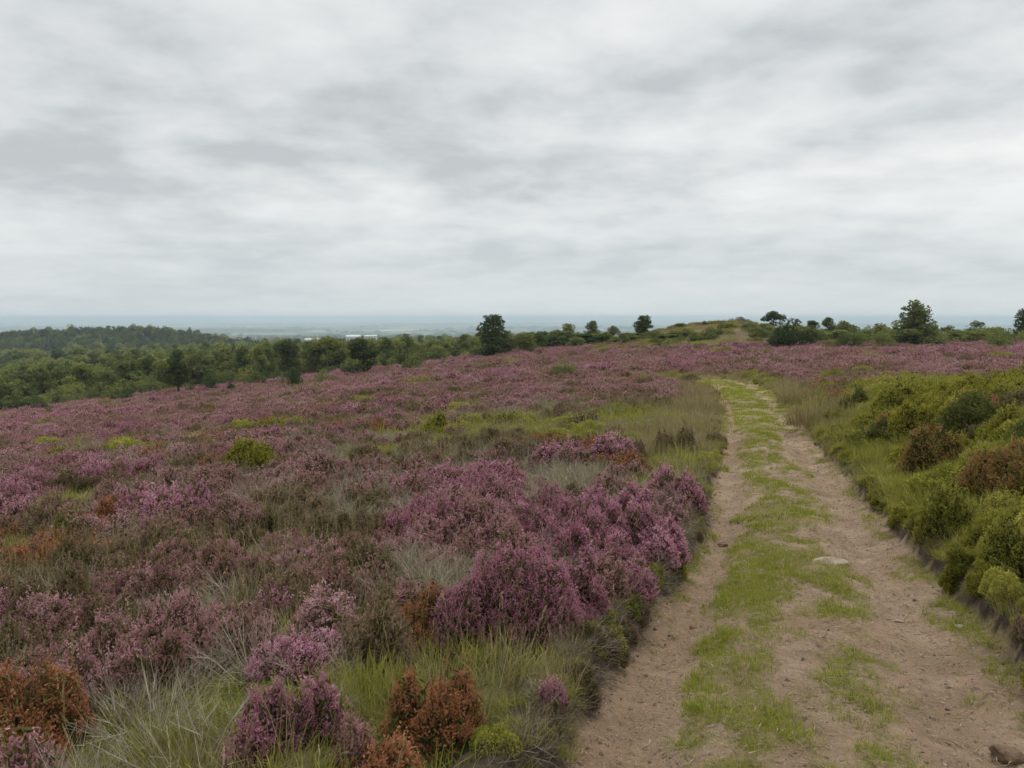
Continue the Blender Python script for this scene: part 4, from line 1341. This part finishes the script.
# ------------------------------------------------------------------ far buildings
def shed(px, py, wpx, hpx, dist, label, roof='roof', gable=.25, seed=0):
    u = (px - CX) / F
    zt = EYE[2] + ray(px, py)[2] * dist
    x, y = u * dist, dist
    w = wpx / F * dist; h = max(4.0, hpx / F * dist); dp = w * .5
    zg = zt - h
    e = bpy.data.objects.new('warehouse', None); COL.objects.link(e); e.location = (x, y, zg); e.rotation_euler = (0, 0, .25 * (seed - 1.5))
    b0 = min(-.5, float(base(np.array([x]), np.array([y]))[0]) - zg - 1)
    V = [(sx * w / 2, sy * dp / 2, zz) for zz in (b0, h) for sy in (-1, 1) for sx in (-1, 1)]
    Q = [(0, 1, 5, 4), (1, 3, 7, 5), (3, 2, 6, 7), (2, 0, 4, 6)]
    link('wall', mesh_np('wall', V, Q, mats=[M['white']]), e)
    g0 = h * gable
    o = .6
    V = [(-w / 2 - o, -dp / 2 - o, h), (w / 2 + o, -dp / 2 - o, h), (w / 2 + o, dp / 2 + o, h), (-w / 2 - o, dp / 2 + o, h), (-w / 2 - o, 0, h + g0 + 1), (w / 2 + o, 0, h + g0 + 1)]
    link('roof', mesh_np('roof', V, [(0, 1, 5, 4), (2, 3, 4, 5), (0, 3, 2, 1)], [(0, 4, 3), (1, 2, 5)], mats=[M[roof]]), e)
    V = []; Q = []
    for k in range(4):
        cx = (-.36 + .24 * k) * w; ww = w * .06
        i = len(V); V += [(cx - ww, -dp / 2 - .05, .0), (cx + ww, -dp / 2 - .05, .0), (cx + ww, -dp / 2 - .05, h * .5), (cx - ww, -dp / 2 - .05, h * .5)]
        q = [(i, i + 1, i + 2, i + 3)]
        link('loading_door', mesh_np('loading_door', V[-4:], [(0, 1, 2, 3)], mats=[M['glaz']]), e)
    return tag(e, label, 'warehouse', 'white sheds beyond the wood')


shed(354, 336.5, 14, 4, 1500, 'largest white shed beyond the wood, nearest the forward dark tree', seed=1)
shed(371, 336, 12, 2.5, 1750, 'long white shed right of the largest white shed', 'white', seed=2)
shed(313, 339.5, 15, 3, 1400, 'low white shed left of the largest white shed', 'white', seed=0)
shed(36, 334.5, 9, 3, 900, 'pale shed among the trees under the ridge at far left', seed=3)

# ------------------------------------------------------------------ sky, sun, haze
world = bpy.data.worlds.new('World'); scn.world = world; world.use_nodes = True
nt = world.node_tree
for n in list(nt.nodes):
    nt.nodes.remove(n)
wo = nt.nodes.new('ShaderNodeOutputWorld'); bg = nt.nodes.new('ShaderNodeBackground')
SUN_EL, SUN_AZ = R(60), R(25)                    # azimuth from +Y towards +X
sky = nt.nodes.new('ShaderNodeTexSky'); sky.sky_type = 'NISHITA'; sky.sun_disc = False
sky.sun_elevation = SUN_EL; sky.sun_rotation = SUN_AZ
tc = nt.nodes.new('ShaderNodeTexCoord')
sx = nt.nodes.new('ShaderNodeSeparateXYZ'); nt.links.new(tc.outputs['Generated'], sx.inputs[0])
zz = math_n(nt, 'MAXIMUM', sx.outputs['Z'], 0.0)
den = math_n(nt, 'ADD', zz, .17)
cx_ = math_n(nt, 'DIVIDE', sx.outputs['X'], den); cy_ = math_n(nt, 'DIVIDE', sx.outputs['Y'], den)
cb = nt.nodes.new('ShaderNodeCombineXYZ')        # the cloud deck seen from below
nt.links.new(cx_, cb.inputs[0]); nt.links.new(cy_, cb.inputs[1]); cb.inputs[2].default_value = 3.7
CL = cb.outputs[0]
w1 = N(nt, 'ShaderNodeTexNoise'); w1.inputs['Scale'].default_value = .9; w1.inputs['Detail'].default_value = 9; w1.inputs['Roughness'].default_value = .50
w1.inputs['Distortion'].default_value = .12
nt.links.new(CL, w1.inputs['Vector'])
w2 = N(nt, 'ShaderNodeTexNoise'); w2.inputs['Scale'].default_value = 3.0; w2.inputs['Detail'].default_value = 8; w2.inputs['Roughness'].default_value = .55; w2.inputs['Distortion'].default_value = .1
nt.links.new(CL, w2.inputs['Vector'])
cv = math_n(nt, 'ADD', math_n(nt, 'MULTIPLY', w1.outputs['Fac'], .60), math_n(nt, 'MULTIPLY', w2.outputs['Fac'], .40))
cr = ramp(nt, [(.385, (4.75, 4.98, 5.08)), (.455, (5.85, 6.08, 6.12)), (.50, (6.5, 6.66, 6.65)), (.54, (6.98, 7.1, 7.03)), (.63, (7.9, 7.98, 7.85))])
nt.links.new(cv, cr.inputs[0])
hz = N(nt, 'ShaderNodeMapRange'); hz.inputs['From Min'].default_value = 0.0; hz.inputs['From Max'].default_value = .16
nt.links.new(zz, hz.inputs['Value'])
c = mixc(nt, math_n(nt, 'MULTIPLY', math_n(nt, 'SUBTRACT', 1.0, hz.outputs[0]), .85), cr.outputs[0], (5.5, 6.0, 6.3))
# an overcast sky is brighter overhead than at the horizon
up = N(nt, 'ShaderNodeMapRange'); up.inputs['From Min'].default_value = .36; up.inputs['From Max'].default_value = .95; up.inputs['To Min'].default_value = 1.0; up.inputs['To Max'].default_value = 1.9
nt.links.new(zz, up.inputs['Value'])
vm = N(nt, 'ShaderNodeVectorMath', operation='SCALE'); nt.links.new(c, vm.inputs[0]); nt.links.new(up.outputs[0], vm.inputs['Scale'])
c = mixc(nt, .95, sky.outputs[0], vm.outputs[0])
nt.links.new(c, bg.inputs['Color']); bg.inputs['Strength'].default_value = .1
nt.links.new(bg.outputs[0], wo.inputs['Surface'])

sl = bpy.data.lights.new('sun', 'SUN'); sl.energy = 1.3; sl.angle = R(24); sl.color = (1, .96, .9)
so = bpy.data.objects.new('sun', sl); COL.objects.link(so)
dv = Vector((math.sin(SUN_AZ) * math.cos(SUN_EL), math.cos(SUN_AZ) * math.cos(SUN_EL), math.sin(SUN_EL)))
so.rotation_euler = dv.to_track_quat('Z', 'Y').to_euler()

zmin = float(Z.min()) - 1.0
zmax = 14.0
hm, hnt, hout = new_mat('haze_air')
pv = hnt.nodes.new('ShaderNodeVolumePrincipled')
pv.inputs['Color'].default_value = (.66, .79, .90, 1); pv.inputs['Density'].default_value = 1.7e-4; pv.inputs['Anisotropy'].default_value = .2
hnt.links.new(pv.outputs[0], hout.inputs['Volume'])
hw = 21500
V = [(sx_ * hw, yy_, zz_) for zz_ in (zmin, zmax) for yy_ in (-150, 21500) for sx_ in (-1, 1)]
Q = [(0, 1, 5, 4), (1, 3, 7, 5), (3, 2, 6, 7), (2, 0, 4, 6), (0, 2, 3, 1), (4, 5, 7, 6)]
kind(link('haze', mesh_np('haze', V, Q, mats=[hm])), 'stuff')

# ------------------------------------------------------------------ camera and render settings
cam = bpy.data.cameras.new('camera'); co = bpy.data.objects.new('camera', cam); COL.objects.link(co)
cam.sensor_width = 36.0; cam.lens = 36.0 * F / 1024.0
cam.clip_start = .05; cam.clip_end = 60000
co.location = EYE; co.rotation_euler = (R(90) - PITCH, 0, 0)
scn.camera = co
vs = scn.view_settings
vs.view_transform = 'Standard'; vs.look = 'None'; vs.exposure = 0.22; vs.gamma = 1.0; vs.use_curve_mapping = False
scn.cycles.max_bounces = 5; scn.cycles.diffuse_bounces = 3; scn.cycles.transmission_bounces = 3; scn.cycles.volume_bounces = 1
scn.cycles.use_denoising = True
